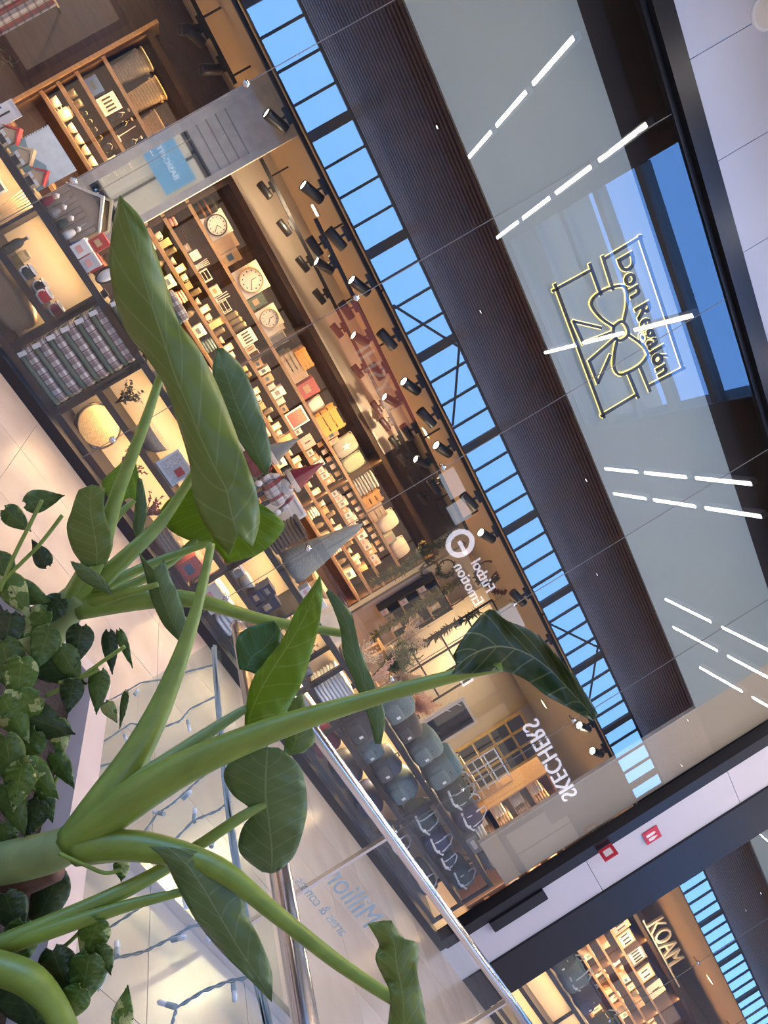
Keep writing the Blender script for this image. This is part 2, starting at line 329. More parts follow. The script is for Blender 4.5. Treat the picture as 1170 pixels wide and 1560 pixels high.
# bulkhead above the clock shelves
bk = thing('shelf_bulkhead', 'long pale beige bulkhead box above the clock shelf', 'bulkhead')
make('bulkhead_box', MB().bb(-.55, 3.5, 2.98, 3.45, 2.47, 2.93), mat('pale_bulkhead', (.56, .49, .40), .7, 0, .02, 3), bk)
make('bulkhead_lip', MB().bb(-.55, 3.5, 2.96, 2.98, 2.45, 2.475), OFFW, bk)
# ------------------------------------------------------------------ the mall behind the camera (seen in the glass)
mc = sempty('ceiling_mall')
hole = [(1.75, -2.0), (5.05, -1.95), (7.4, -8.25), (3.1, -8.3)]
outer = [(-20, .0), (112, .0), (112, -8.6), (-20, -8.6)]
nearc = MB().add([(x, y, 7) for x, y in outer]+[(x, y, 7) for x, y in hole], [(0, 1, 5, 4), (1, 2, 6, 5), (2, 3, 7, 6), (3, 0, 4, 7)])
nearc.add([(x, y, 7.5) for x, y in hole]+[(x, y, 7) for x, y in hole], [(0, 1, 5, 4), (1, 2, 6, 5), (2, 3, 7, 6), (3, 0, 4, 7)])
make('plaster_ceiling', nearc, mat('brown_ceiling', (.09, .062, .05), .6, 0, .05, 3), mc)
RB = mat('rooflight_beam_grey', (.30, .29, .28), .6)
for k in range(0, 6):
    t_ = k/5; a = Vector((*hole[0], 7.1)).lerp(Vector((*hole[3], 7.1)), t_); b = Vector((*hole[1], 7.1)).lerp(Vector((*hole[2], 7.1)), t_); d = b-a
    make('rooflight_beam', MB().box((a+b)/2, (d.length, .14, .16), (0, 0, math.atan2(d.y, d.x))), RB, mc)
    if k < 5:
        t2 = (k+1)/5; c = Vector((*hole[0], 7.1)).lerp(Vector((*hole[3], 7.1)), t2); e = Vector((*hole[1], 7.1)).lerp(Vector((*hole[2], 7.1)), t2)
        make('rooflight_pane', MB().add([a, b, e, c], [(0, 1, 2, 3)]), RTINT, mc)
make('slat_backing', MB().bb(-20, 112, -21.6, -8.6, 8.86, 8.94), VOID, mc)
for k in range(44):
    make('ceiling_slat', MB().bb(-20, 112, -8.85-k*.29, -8.71-k*.29, 8.66, 8.84), SLAT, mc)
make('ceiling_drop', MB().bb(-20, 112, -8.62, -8.56, 6.95, 8.94), SLAT, mc)
sk = sempty('window_clerestory')
CY = -21.55
make('clerestory_sill', MB().bb(-20, 112, CY-.06, CY+.06, 6.94, 7.04), FRAME, sk); make('clerestory_head', MB().bb(-20, 112, CY-.06, CY+.06, 8.6, 8.7), FRAME, sk)
def shared(nm, mb, m_):
    me = bpy.data.meshes.new(nm); me.from_pydata([tuple(v) for v in mb.v], [], mb.f); me.materials.append(m_); return me
mme = shared('clerestory_mullion', MB().bb(-.045, .045, CY-.05, CY+.05, 7.04, 8.6), FRAME); tme2 = shared('clerestory_post', MB().bb(-.17, .17, CY-.06, CY+.08, 7.04, 8.6), mat('post_brown', (.12, .09, .07), .6)); pme = shared('clerestory_pane', MB().add([(.05, CY, 7.04), (.99, CY, 7.04), (.99, CY, 8.6), (.05, CY, 8.6)], [(0, 1, 2, 3)]), CTINT)
for k in range(-16, 106):
    big = (k % 4 == 0); make('clerestory_post' if big else 'clerestory_mullion', tme2 if big else mme, None, sk, loc=(-.3+k*1.04, 0, 0)); make('clerestory_pane', pme, None, sk, loc=(-.3+k*1.04, 0, 0))
for x, s_ in ((5.8, 1), (8.4, -1), (21.6, 1), (24.0, -1)): make('clerestory_brace', MB().tube([(x, CY+.1, 7.05 if s_ > 0 else 8.6), (x+2.6, CY+.1, 8.6 if s_ > 0 else 7.05)], .05, 6), FRAME, sk)
struct('wall_mall', MB().bb(-20, 112, -22, -21.6, 0, 6.94), mat('mall_far_wall', (.16, .14, .12), .7)); struct('wall_mall_upper', MB().bb(-20, 112, -22, -21.6, 8.7, 9.0), C('mall_far_wall'))
struct('wall_mall_end', MB().bb(-20.1, -20, -22, 0, 0, 9), mat('mall_end_wall', (.45, .43, .42), .8)); struct('wall_mall_end', MB().bb(112, 112.1, -22, 0, 0, 9), C('mall_end_wall'))
# linear ceiling lamps of the mall, rows running away from the shop front
def linlamp(a, b, label):
    a = Vector((a[0], -a[1], 6.9)); b = Vector((b[0], -b[1], 6.9)); t_ = thing('linear_ceiling_lamp', label, 'lamp', (a+b)/2, math.atan2((b-a).y, (b-a).x), group='linear lamps in the mall ceiling')
    l_ = (b-a).length; make('housing', MB().bb(-l_/2, l_/2, -.05, .05, 0, .1), MWHITE, t_); make('diffuser', MB().bb(-l_/2, l_/2, -.028, .028, -.02, 0), LED_E, t_)
LL = 'slim white linear lamp glowing on the mall ceiling'
for (x0, y0), (x1, y1), n in (((2.97, 8.5), (1.45, 2.3), 4), ((5.5, 8.5), (3.9, 2.5), 3), ((1.41, 8.25), (.3, 3.2), 3), ((8.2, 7.8), (6.6, 2.4), 3), ((8.9, 7.9), (7.2, 2.4), 3), ((11.7, 7.4), (10.6, 3.0), 2), ((12.7, 7.6), (11.5, 3.2), 2), ((13.6, 7.0), (12.4, 3.0), 2), ((19, 7.6), (17.8, 3.0), 2), ((20.4, 7.6), (19.2, 3.0), 2), ((-4, 7.5), (-5.5, 2.5), 3)):
    for k in range(n):
        f0, f1 = k/n, (k+.82)/n; linlamp((x0+(x1-x0)*f0, y0+(y1-y0)*f0), (x0+(x1-x0)*f1, y0+(y1-y0)*f1), LL)
# added shop fronts across the mall, windows glowing to light panel and plants
SHOPLIT = mat('added_window_glow', (.3, .26, .2), .6, emit=.4, ecol=(1, .80, .58)); 
for k in range(17):
    t_ = thing('added_shop_front', 'added wide glowing shop front across the mall walkway', 'shop front', (-16+k*7.2, -21.55, 0), group='added glowing shop fronts across the mall')
    for q in range(4): make('glow_window', MB().bb(-3.2+q*1.62, -3.2+q*1.62+1.52, .02, .05, .35, 3.5), SHOPLIT, t_)
    make('shop_frame', MB().bb(-3.4, 3.4, 0, .02, 0, 3.7), FRAME, t_); make('stall_riser', MB().bb(-3.4, 3.4, .02, .08, 0, .33), FRAME, t_)
# shops across the mall: lit signs, read backwards in the shop glass
def msign(name, label, body, x, z, size, m_, back=None, bw=0, bh=0, extra=None):
    k_ = .9; x, z, size, bw, bh = x*k_, 1.6+(z-1.6)*k_, size*k_, bw*k_, bh*k_; t_ = thing(name, label, 'sign', (x, -21.3, z))
    if back: make('sign_board', MB().bb(-bw/2, bw/2, -.1, -.02, -bh/2, bh/2), back, t_)
    for i, line in enumerate(body.split('|')): text('lettering', line, size, m_, t_, (0, .02, -i*size*1.05-size*.3), (R(90), 0, R(180)), .03, 'CENTER')
    if extra: extra(t_)
    return t_
def ring_logo(t_):
    make('emblem_ring', MB().lathe([(.42, -.04), (.62, -.04), (.62, .04), (.42, .04), (.42, -.04)], (-1.9, .02, -.2), 24, 'y', False), SIGN_E, t_); make('emblem_bar', MB().bb(-2.0, -1.35, -.02, .06, -.28, -.12), SIGN_E, t_)
msign('football_shop_sign', 'white lit two line football shop sign with round emblem across the mall', 'Fútbol|Emotion', 19.4, 5.75, .75, SIGN_E, None, 0, 0, ring_logo)
msign('shoe_shop_sign', 'white lit shoe shop lettering on grey board across the mall', 'SKECHERS', 31.5, 4.3, 1.35, SIGN_E, mat('sign_board_grey', (.2, .18, .16), .6), 8.2, 3.2)
msign('gym_sign', 'white lettering on lit blue board of the gym across the mall', 'BASIC-FIT', -2.0, 2.75, .3, mat('soft_letters', (.7, .72, .75), .5, emit=.35, ecol=(.8, .85, .9)), BLUEP_E, 1.9, 1.3)
msign('red_shop_sign', 'reddish lit shop board with pale lettering across the mall', 'YSHI', 8.3, 5.7, 1.1, mat('dim_letters', (.7, .5, .4), .5, emit=1.6, ecol=(.9, .6, .5)), REDP_E, 5.6, 1.4)
msign('small_letter_sign', 'single lit letter sign on the far mall wall', 'D', 24.0, 2.6, .9, SIGN_E)
for x_, z_, w_, h_ in ((14.6, 6.5, 1.2, .7), (16.0, 6.2, .9, .8), (22.5, 6.0, 1.4, .9), (24.5, 5.8, 1.0, .8)):
    make('sign_board', MB().bb(-w_/2, w_/2, -.05, .02, -h_/2, h_/2), mat('pale_board_lit', (.7, .75, .8), .5, emit=2.2, ecol=(.7, .8, .9)), thing('blank_light_board', 'pale blank lit board on the far mall wall', 'sign', (x_*.9, -21.5, 1.6+(z_-1.6)*.9), group='pale lit boards across the mall'))

# ------------------------------------------------------------------ track lighting
def track(name, label, a, b, z, drop=True):
    a = Vector((*a, z)); b = Vector((*b, z)); t_ = thing(name, label, 'light track'); d = b-a
    make('rail', MB().box((a+b)/2, (d.length, .035, .035), (0, 0, math.atan2(d.y, d.x))), BLACK, t_)
    if drop:
        for k in (0.04, .35, .65, .96): p = a+d*k; make('drop_rod', MB().bb(p.x-.008, p.x+.008, p.y-.008, p.y+.008, z, 2.93), BLACK, t_)
    return a, d
LENS_OFF = mat('lens_dark', (.03, .03, .03), .2)
def spot(a, d, px, py, lit, aim, label, group, size=1.0, en=75):
    x = onY(px, py, a.y+d.y*.5).x
    for _ in range(3): x = onY(px, py, a.y+d.y*(x-a.x)/d.x).x
    p = Vector((x, a.y+d.y*(x-a.x)/d.x, a.z)); t_ = thing('track_spotlight', label, 'spotlight', p, group=group)
    s_ = size; make('adapter', MB().box((0, 0, -.03), (.12*s_, .035, .03)), BLACK, t_)
    make('arm', MB().box((0, 0, -.075*s_), (.02, .02, .08*s_)), BLACK, t_)
    av = Vector(aim).normalized(); q = av.to_track_quat('Z', 'Y').to_matrix(); c0 = Vector((0, 0, -.115*s_))
    mb = MB().lathe([(.03, -.09), (.04, -.085), (.042, .08), (.042, .095), (.036, .095), (.036, .08)], (0, 0, 0), 14); mb.v = [c0+(q @ v)*s_ for v in mb.v]; hd = make('head', mb, BLACK, t_, True)
    ml = MB().lathe([(.001, .084), (.036, .084), (.036, .087), (.001, .087)], (0, 0, 0), 14); ml.v = [c0+(q @ v)*s_ for v in ml.v]; make('lens', ml, SPOT_E if lit else LENS_OFF, hd)
    if lit:
        l = bpy.data.lights.new('spot_beam', 'SPOT'); l.energy = en; l.color = (1, .76, .48); l.spot_size = R(75); l.spot_blend = .7; l.shadow_soft_size = .04
        o = bpy.data.objects.new('spot_beam', l); COL.objects.link(o); o.parent = t_; o.location = c0+av*.12*s_; o.rotation_euler = av.to_track_quat('-Z', 'Y').to_euler()
A1, D1 = track('light_track', 'long black light track hung in front of the pale bulkhead', (-.15, 2.22), (4.6, 2.93), 2.72)
A2, D2 = track('light_track', 'black light track hung along the middle of the beige ceiling', (.5, .9), (4.2, 1.42), 2.72)
A3, D3 = track('light_track', 'black light track along the front edge of the beige ceiling', (-3.2, .5), (9.5, .5), 2.86)
A4, D4 = track('light_track', 'short black light track above the wicker baskets', (-2.3, 1.5), (-.75, 1.55), 2.74)
for px, py in ((403, 291), (431, 349), (460, 404), (486, 453), (512, 505), (542, 568), (570, 623), (583, 649), (597, 677), (612, 702), (628, 733), (642, 760)):
    spot(A1, D1, px, py, False, (-1, .25, -.15), 'small black unlit cylinder spotlight on the track by the bulkhead', 'spotlights on the bulkhead track', .95)
for px, py, lit in ((478, 377, 0), (493, 407, 1), (525, 475, 0), (545, 520, 1), (573, 567, 0), (595, 611, 1), (618, 660, 0), (641, 705, 1), (655, 745, 0)):
    spot(A2, D2, px, py, lit, (-.8, -.2, -.5) if lit else (-1, .1, -.1), 'lit black cylinder spotlight on the middle ceiling track' if lit else 'unlit black cylinder spotlight on the middle ceiling track', 'lit spotlights on the middle track' if lit else 'unlit spotlights on the middle track')
for px, py, lit in ((440, 175, 1), (495, 283, 1), (525, 357, 0), (563, 428, 1), (602, 511, 0), (637, 583, 1), (662, 630, 0), (684, 680, 1), (722, 760, 0), (750, 812, 1), (800, 905, 0), (835, 975, 0), (893, 1106, 1), (912, 1145, 1)):
    spot(A3, D3, px, py, lit, (-.85, -.22, -.42) if lit else (-1, .1, -.25), 'lit black spotlight on the track at the ceiling front edge' if lit else 'unlit black spotlight on the track at the ceiling front edge', 'lit spotlights on the front track' if lit else 'unlit spotlights on the front track', 1.1, 28 if px < 460 else 65)
for px, py, lit in ((283, 62, 1), (318, 30, 0), (372, 78, 0)):
    spot(A4, D4, px, py, lit, (-.85, -.2, -.4) if lit else (-.3, -.4, -.8), 'lit black spotlight above the wicker baskets' if lit else 'unlit black spotlight on the track above the wicker baskets', None if lit else 'unlit spotlights above the baskets', 1.1)
# warm ceiling lamps added as ambient fill light for the shop interior
for x_, y_ in ((-3, 2.2), (.5, 1.9), (3.2, 2.1), (7.2, 2.6), (9.5, 4.2), (14.5, 1.8)):
    t_ = thing('added_fill_lamp', 'added small square warm fill lamp in the beige ceiling', 'lamp', (x_, y_, 2.925), group='added fill lamps in the shop ceiling')
    make('lamp_frame', MB().bb(-.07, .07, -.07, .07, -.012, 0), OFFW, t_); make('diffuser', MB().bb(-.055, .055, -.055, .055, -.016, -.012), WARM_E, t_)
    o = area('fill_light', (0, 0, -.03), .1, .1, 42 if x_ < 6 else 120, (1, .74, .46)); o.parent = t_
# downlights added out of view to warm the floor, plants and panel
for k in range(9):
    t_ = thing('added_downlight', 'added round warm downlight in the mall soffit by the shop front', 'lamp', (-4+k*1.7, -1.7, 6.99), group='added downlights along the shop front')
    make('trim_ring', MB().lathe([(.13, 0), (.19, 0), (.19, -.02), (.13, -.02), (.13, 0)], (0, 0, 0), 20, 'z', False), MWHITE, t_); make('diffuser', MB().lathe([(.001, -.004), (.13, -.004), (.13, -.01), (.001, -.01)], (0, 0, 0), 20), LED_E, t_)
    l = bpy.data.lights.new('downlight_beam', 'SPOT'); l.energy = 230; l.color = (1, .70, .48); l.spot_size = R(105); l.spot_blend = .6; l.shadow_soft_size = .15
    o = bpy.data.objects.new('downlight_beam', l); COL.objects.link(o); o.parent = t_; o.location = (0, 0, -.05)
for k in range(13):
    t_ = thing('slat_downlight', 'small round downlight set between the brown ceiling slats of the mall', 'lamp', (-10+k*5.5, -14.3-(k % 2)*3, 8.66), group='downlights between the mall ceiling slats')
    make('trim_ring', MB().lathe([(.06, 0), (.09, 0), (.09, -.02), (.06, -.02), (.06, 0)], (0, 0, 0), 16, 'z', False), BLACK, t_); make('diffuser', MB().lathe([(.001, -.004), (.06, -.004), (.06, -.01), (.001, -.01)], (0, 0, 0), 16), LED_E, t_)
    l = bpy.data.lights.new('downlight_beam', 'SPOT'); l.energy = 1500; l.color = (1, .78, .56); l.spot_size = R(110); l.spot_blend = .5; l.shadow_soft_size = .06
    o = bpy.data.objects.new('downlight_beam', l); COL.objects.link(o); o.parent = t_; o.location = (0, 0, -.05)
# ================================================================== PRODUCT BUILDERS (x, y, z = base centre)
def carton(x, y, z, w, d, h, m_, label, group=None, cat='box', name='carton', lidm=None):
    t_ = thing(name, label, cat, (x, y, z), group=group)
    make('body', MB().bb(-w/2, w/2, -d/2, d/2, 0, h*.8), m_, t_); make('lid', MB().bb(-w/2-.003, w/2+.003, -d/2-.003, d/2+.003, h*.8, h), lidm or m_, t_)
    make('paper_label', MB().bb(-w*.3, w*.22, -d/2-.005, -d/2, h*.25, h*.6), (GREY, OFFW, TAN, BLUEC, PINK)[sum(map(ord, label)) % 5], t_); return t_
def picture(x, y, z, w, h, fm, am, label, group=None, bars=0, name='picture_frame', tilt=-.08):
    t_ = thing(name, label, 'picture frame', (x, y, z), group=group, rot=(tilt, 0, 0)); b = max(.008, w*.08)
    f_ = MB().bb(-w/2, w/2, 0, .02, 0, b).bb(-w/2, w/2, 0, .02, h-b, h).bb(-w/2, -w/2+b, 0, .02, b, h-b).bb(w/2-b, w/2, 0, .02, b, h-b)
    make('frame', f_, fm, t_); pr = make('print', MB().bb(-w/2+b, w/2-b, .008, .016, b, h-b), am, t_)
    for k in range(bars):
        cx = -w/2+b+(w-2*b)*(k+.5)/bars; make('motif', MB().bb(cx-w*.05, cx+w*.05, .004, .008, h*.25, h*.75), DARKC, pr)
    return t_
def clock(x, y, z, s, label, rim=PALEW, hh=(2, 20)):
    t_ = thing('wall_clock', label, 'clock', (x, y, z), rot=(-.07, 0, 0)); r = s*.42; c = (0, -.02, s/2)
    make('packaging_back', MB().bb(-s/2, s/2, 0, .05, 0, s), OFFW, t_)
    make('rim', MB().lathe([(r*.9, .0), (r*.93, .022), (r, .022), (r*1.03, .0)], c, 32, 'y', False), rim, t_, True)
    dl = make('dial', MB().lathe([(.001, .006), (r*.92, .006), (r*.92, 0), (.001, 0)], c, 32, 'y'), mat('clock_dial', (.82, .74, .60), .5, 0, .02), t_)
    for k in range(12):
        a = k*math.pi/6; make('hour_mark', MB().box((r*.74*math.sin(a), -.029, s/2+r*.74*math.cos(a)), (r*.1, .003, r*.1)), DARKC, dl)
    for a, l_, n_ in ((hh[0]*math.pi/6, .45, 'hour_hand'), (hh[1]*math.pi/30, .68, 'minute_hand')):
        make(n_, MB().box((r*l_/2*math.sin(a), -.031, s/2+r*l_/2*math.cos(a)), (.007, .003, r*l_), (0, a, 0)), BLACK, dl)
def basket(x, y, z, w, d, h, label, m_=WICK, group=None):
    t_ = thing('wicker_basket', label, 'basket', (x, y, z), group=group); n = 20
    def ring(k, zz): return [Vector((w/2*k*math.copysign(abs(math.cos(a))**.6, math.cos(a)), d/2*k*math.copysign(abs(math.sin(a))**.6, math.sin(a)), zz)) for a in [2*math.pi*i/n for i in range(n)]]
    rows = max(4, int(h/.03)); rr = [ring(.82, 0)]
    for i in range(rows): rr += [ring(.84+.16*i/rows+.02, h*(i+.3)/rows), ring(.84+.16*i/rows, h*(i+.95)/rows)]
    make('woven_body', MB().loft(rr+[ring(.93, h), ring(.75, h*.2)], False), m_, t_)
    make('rim', MB().tube(ring(1.0, h)+ring(1.0, h)[:1], .012, 6), m_, t_)
    for s_ in (-1, 1): make('handle', MB().tube([(s_*w*.5, -.04, h*.8), (s_*w*.56, 0, h*.86), (s_*w*.5, .04, h*.8)], .009, 6), m_, t_)
def crate(x, y, z, w, d, h, m_, label, tilt=0):
    t_ = thing('wooden_crate', label, 'crate', (x, y, z), rot=(tilt, 0, 0)); n = 3
    for i in range(n):
        z0 = h*i/n+.004
        for s_ in (-1, 1): make('slat', MB().bb(-w/2, w/2, s_*d/2-.006, s_*d/2+.006, z0, z0+h/n*.78), m_, t_); make('end_slat', MB().bb(s_*w/2-.006, s_*w/2+.006, -d/2, d/2, z0, z0+h/n*.78), m_, t_)
    for s_ in (-1, 1):
        for q in (-1, 1): make('corner_post', MB().box((s_*(w/2-.014), q*(d/2-.014), h/2), (.022, .022, h)), m_, t_)
    make('base_board', MB().bb(-w/2, w/2, -d/2, d/2, 0, .008), m_, t_)
def cushion(x, y, z, w, h, m_, label, motif=None, tilt=-.2):
    t_ = thing('cushion', label, 'cushion', (x, y, z), rot=(tilt, 0, 0)); make('cover', MB().ell((0, 0, h/2), (w, w*.42, h), 20, 12, .55), m_, t_, True)
    make('piping', MB().tube([(w/2*.97*sx_, 0, h/2+h/2*.97*sz) for sx_, sz in ((-1, -.9), (-.9, -1), (.9, -1), (1, -.9), (1, .9), (.9, 1), (-.9, 1), (-1, .9), (-1, -.9))], .005, 6), m_, t_)
    if motif == 'star':
        pts = [(w*(.22 if k % 2 == 0 else .09)*math.sin(k*math.pi/5), h*.5+h*(.22 if k % 2 == 0 else .09)*math.cos(k*math.pi/5)) for k in range(10)]
        make('star_motif', MB().prism(pts, -w*.235, -w*.2), PAPER, t_)
def towels(x, y, z, w, d, h, n, m_, label, name='towel_stack', group=None):
    t_ = thing(name, label, 'towels', (x, y, z), group=group)
    for k in range(n): make('folded_towel', MB().ell((random.uniform(-.008, .008), 0, h*(k+.5)/n), (w*random.uniform(.95, 1), d, h/n*1.02), 14, 6, .4), m_, t_, True)
def bottle(x, y, z, r, h, m_, label, group=None, stop=OFFW):
    t_ = thing('glass_bottle', label, 'bottle', (x, y, z), group=group)
    make('body', MB().lathe([(r*.9, 0), (r, .01), (r, h*.55), (r*.8, h*.66), (r*.33, h*.78), (r*.33, h*.93), (r*.42, h*.94)], n=14), m_, t_, True); make('stopper', MB().lathe([(r*.3, h*.92), (r*.45, h*.95), (r*.42, h), (.002, h*1.01)], n=10), stop, t_, True)
def cup(x, y, z, r, h, m_, label, group=None, handle=True, band=None, rz=0, name='mug', cat='mug'):
    t_ = thing(name, label, cat, (x, y, z), rz, group); make('body', MB().lathe([(r*.75, 0), (r*.95, h*.12), (r, h*.4), (r, h), (r*.92, h), (r*.88, h*.15), (.002, h*.12)], n=16), m_, t_, True)
    if handle: make('handle', MB().tube([(r*.95, 0, h*.8), (r*1.5, 0, h*.78), (r*1.65, 0, h*.5), (r*1.4, 0, h*.25), (r*.95, 0, h*.2)], r*.13, 6), PAPER if band else m_, t_, True)
    if band: make('printed_band', MB().lathe([(r*1.01, h*.2), (r*1.02, h*.25), (r*1.02, h*.85), (r*1.01, h*.9)], n=16, caps=False), band, t_, True)
def bowl(x, y, z, r, h, m_, label, group=None, name='bowl'):
    t_ = thing(name, label, 'bowl', (x, y, z), group=group); make('bowl_body', MB().lathe([(r*.45, 0), (r*.8, h*.35), (r, h), (r*.94, h), (r*.74, h*.4), (.002, h*.12)], n=18), m_, t_, True); make('foot_ring', MB().lathe([(r*.45, -.002), (r*.48, .006), (r*.4, .006)], n=14), m_, t_)
def jar(x, y, z, r, h, m_, label, group=None, lid=PALEW):
    t_ = thing('storage_jar', label, 'jar', (x, y, z), group=group); make('body', MB().lathe([(r*.9, 0), (r, .01), (r, h*.75), (r*.8, h*.84)], n=14), m_, t_, True); make('lid', MB().lathe([(r*.85, h*.82), (r*.88, h*.95), (r*.3, h*.97), (r*.2, h), (.002, h*1.02)], n=14), lid, t_, True)
def wire_rack(x, y, z, w, d, h, label, m_=BLACK):
    t_ = thing('wire_rack', label, 'rack', (x, y, z)); f_ = MB()
    for s_ in (-1, 1):
        for q in (-1, 1): make('upright', MB().tube([(s_*w/2, q*d/2, 0), (s_*w/2, q*d/2, h)], .005, 6), m_, t_)
    for zz in (.1, .5, .95):
        make('wire_tier', MB().tube([(-w/2, -d/2, h*zz), (w/2, -d/2, h*zz), (w/2, d/2, h*zz), (-w/2, d/2, h*zz), (-w/2, -d/2, h*zz)], .004, 5), m_, t_)
        for k in range(1, 4): make('wire', MB().tube([(-w/2+w*k/4, -d/2, h*zz), (-w/2+w*k/4, d/2, h*zz)], .003, 5), m_, t_)
def rods(x, y, z, h, n, label, m_=PAPER):
    t_ = thing('taper_candles', label, 'candle set', (x, y, z)); make('holder_base', MB().lathe([(.035, 0), (.035, .012), (.012, .016)], n=12), m_, t_)
    for k in range(n): make('candle', MB().tube([(-.02+.04*k/max(1, n-1), 0, .012), (-.03+.06*k/max(1, n-1), 0, h)], .005, 6), m_, t_)
def pot(x, y, z, r, h, label):
    t_ = thing('cooking_pot', label, 'pot', (x, y, z)); make('body', MB().lathe([(r*.85, 0), (r, .02), (r, h*.78), (r*1.03, h*.8)], n=18), DARKC, t_, True)
    for k in (.25, .5): make('copper_band', MB().lathe([(r*1.005, h*k), (r*1.02, h*k+.005), (r*1.02, h*k+.015), (r*1.005, h*k+.02)], n=18, caps=False), mat('copper', (.5, .22, .1), .35, .8), t_)
    make('lid', MB().lathe([(r*1.02, h*.8), (r*.9, h*.86), (r*.2, h*.93)], n=18), DARKC, t_, True); make('knob', MB().lathe([(r*.1, h*.92), (r*.18, h*.97), (.002, h)], n=10), DARKC, t_, True)
def blanket(x, y, z, w, d, h, label, group):
    t_ = thing('plaid_blanket', label, 'blanket', (x, y, z), group=group); make('plaid_fold', MB().ell((0, 0, h*.66), (w, d, h*.72), 18, 8, .35), PLAID, t_, True); make('green_fold', MB().ell((.004, -.004, h*.18), (w*.99, d, h*.4), 18, 8, .35), GREENB, t_, True)
    make('tag', MB().box((-w*.42, -d/2-.004, h*.36), (w*.07, .004, h*.55), (.1, .1, 0)), PAPER, t_)
def bag(x, y, z, w, d, h, m_, label, strap=CHAR, tote=False, rz=0):
    t_ = thing('tote_bag' if tote else 'backpack', label, 'bag', (x, y, z), rz)
    mb = MB().ell((0, 0, h/2), (w, d, h), 18, 12, .5)
    for v in mb.v: v += noise.noise_vector(v*9+Vector((x*3, 0, 0)))*min(w, h)*.06
    zmin = min(v.z for v in mb.v)
    for v in mb.v: v.z -= zmin
    make('body', mb, m_, t_, True)
    if tote:
        for s_ in (-1, 1): make('handle', MB().tube([(-w*.25, s_*d*.38, h*.2), (-w*.24, s_*d*.5, h*.6), (-w*.2, s_*d*.42, h*.98), (-w*.1, s_*d*.3, h*1.2), (w*.1, s_*d*.3, h*1.2), (w*.2, s_*d*.42, h*.98), (w*.24, s_*d*.5, h*.6), (w*.25, s_*d*.38, h*.2)], .009, 6), strap, t_)
        make('stripe_band', MB().tube([(-w*.46, -d*.42, h*.42), (0, -d*.52, h*.34), (w*.46, -d*.42, h*.46)], .014, 6), strap, t_)
    else:
        make('front_pocket', MB().ell((0, -d*.42, h*.33), (w*.7, d*.35, h*.5), 14, 8, .45), m_, t_, True)
        make('flap_seam', MB().tube([(-w*.42, -d*.38, h*.72), (0, -d*.5, h*.66), (w*.42, -d*.38, h*.72)], .005, 6), strap, t_); make('carry_loop', MB().tube([(-w*.1, 0, h*.96), (-w*.07, 0, h*1.08), (w*.07, 0, h*1.08), (w*.1, 0, h*.96)], .008, 6), strap, t_)
        make('shoulder_strap', MB().tube([(w*.3, d*.2, h*.9), (w*.52, -d*.1, h*.6), (w*.44, -d*.3, h*.12)], .012, 6), strap, t_)
    make('brand_patch', MB().box((w*.12, -d*(.53 if tote else .6), h*.4), (.03, .004, .04)), PAPER, t_)
def spray(name, x, y, z, h, spread, label, cat, leafm, stemm, n=12, per=14, ls=.03, lw=.015, potm=None, ball=False):
    t_ = thing(name, label, cat, (x, y, z)); z0 = 0
    if potm: make('pot', MB().lathe([(.045, 0), (.06, .08), (.064, .09), (.05, .09), (.045, .07)], n=14), potm, t_, True); z0 = .07
    st = MB(); lf = MB()
    for k in range(n):
        a = random.uniform(0, 2*math.pi); s_ = random.uniform(.2, 1)*spread; tip = Vector((s_*math.cos(a), s_*math.sin(a)*.6, z0+h*random.uniform(.6, 1))); mid = Vector((tip.x*.3, tip.y*.3, z0+h*.5)); b0 = Vector((0, 0, z0)); pts = []
        for i in range(7):
            u = i/6; pts.append(b0*(1-u)**2+mid*2*u*(1-u)+tip*u*u)
        st.tube(pts, [.004-.0004*i for i in range(7)], 4)
        for j in range(per):
            u = random.uniform(.25, 1); p = b0*(1-u)**2+mid*2*u*(1-u)+tip*u*u; dv = Vector((random.uniform(-1, 1), random.uniform(-1, 1), random.uniform(-.4, 1)))
            if ball: lf.ell(p+dv*.012, (ls*.45,)*3, 5, 4)
            else: lf.leaf(p, dv, (random.uniform(-1, 1), random.uniform(-1, 1), 1), ls*random.uniform(.7, 1.2), lw)
    make('stems', st, stemm, t_)['kind'] = 'stuff'; make('berries' if ball else 'leaves', lf, leafm, t_)['kind'] = 'stuff'
def garland(pts, label, m_, dens=60, spread=.07, ls=.06, name='leaf_garland', cat='garland', berries=None):
    t_ = thing(name, label, cat, pts[0]); P0 = Vector(pts[0]); q = [Vector(p)-P0 for p in pts]; make('stem', MB().tube(q, .008, 5), mat('twig', (.06, .035, .02), .8), t_); lf = MB(); be = MB()
    for a, b in zip(q[:-1], q[1:]):
        for k in range(max(3, int(dens*(b-a).length))):
            p = a.lerp(b, random.random()); dv = Vector((random.gauss(0, 1), random.gauss(0, .7), random.gauss(0, 1)))+(b-a).normalized()*.8; lf.leaf(p, dv, (random.gauss(0, 1), -1, random.gauss(0, 1)), ls*random.uniform(.6, 1.4), ls*.28)
            if berries and k % 3 == 0: be.ell(p+Vector((random.gauss(0, spread*.4), random.gauss(0, spread*.4), random.gauss(0, spread*.4))), (.018,)*3, 6, 4)
    make('hanging_wire', MB().tube([q[0], (q[0].x, q[0].y, 2.93-P0.z)], .003, 4), TWIG, t_); make('leaves', lf, m_, t_)['kind'] = 'stuff'
    if berries: make('berries', be, berries, t_)['kind'] = 'stuff'
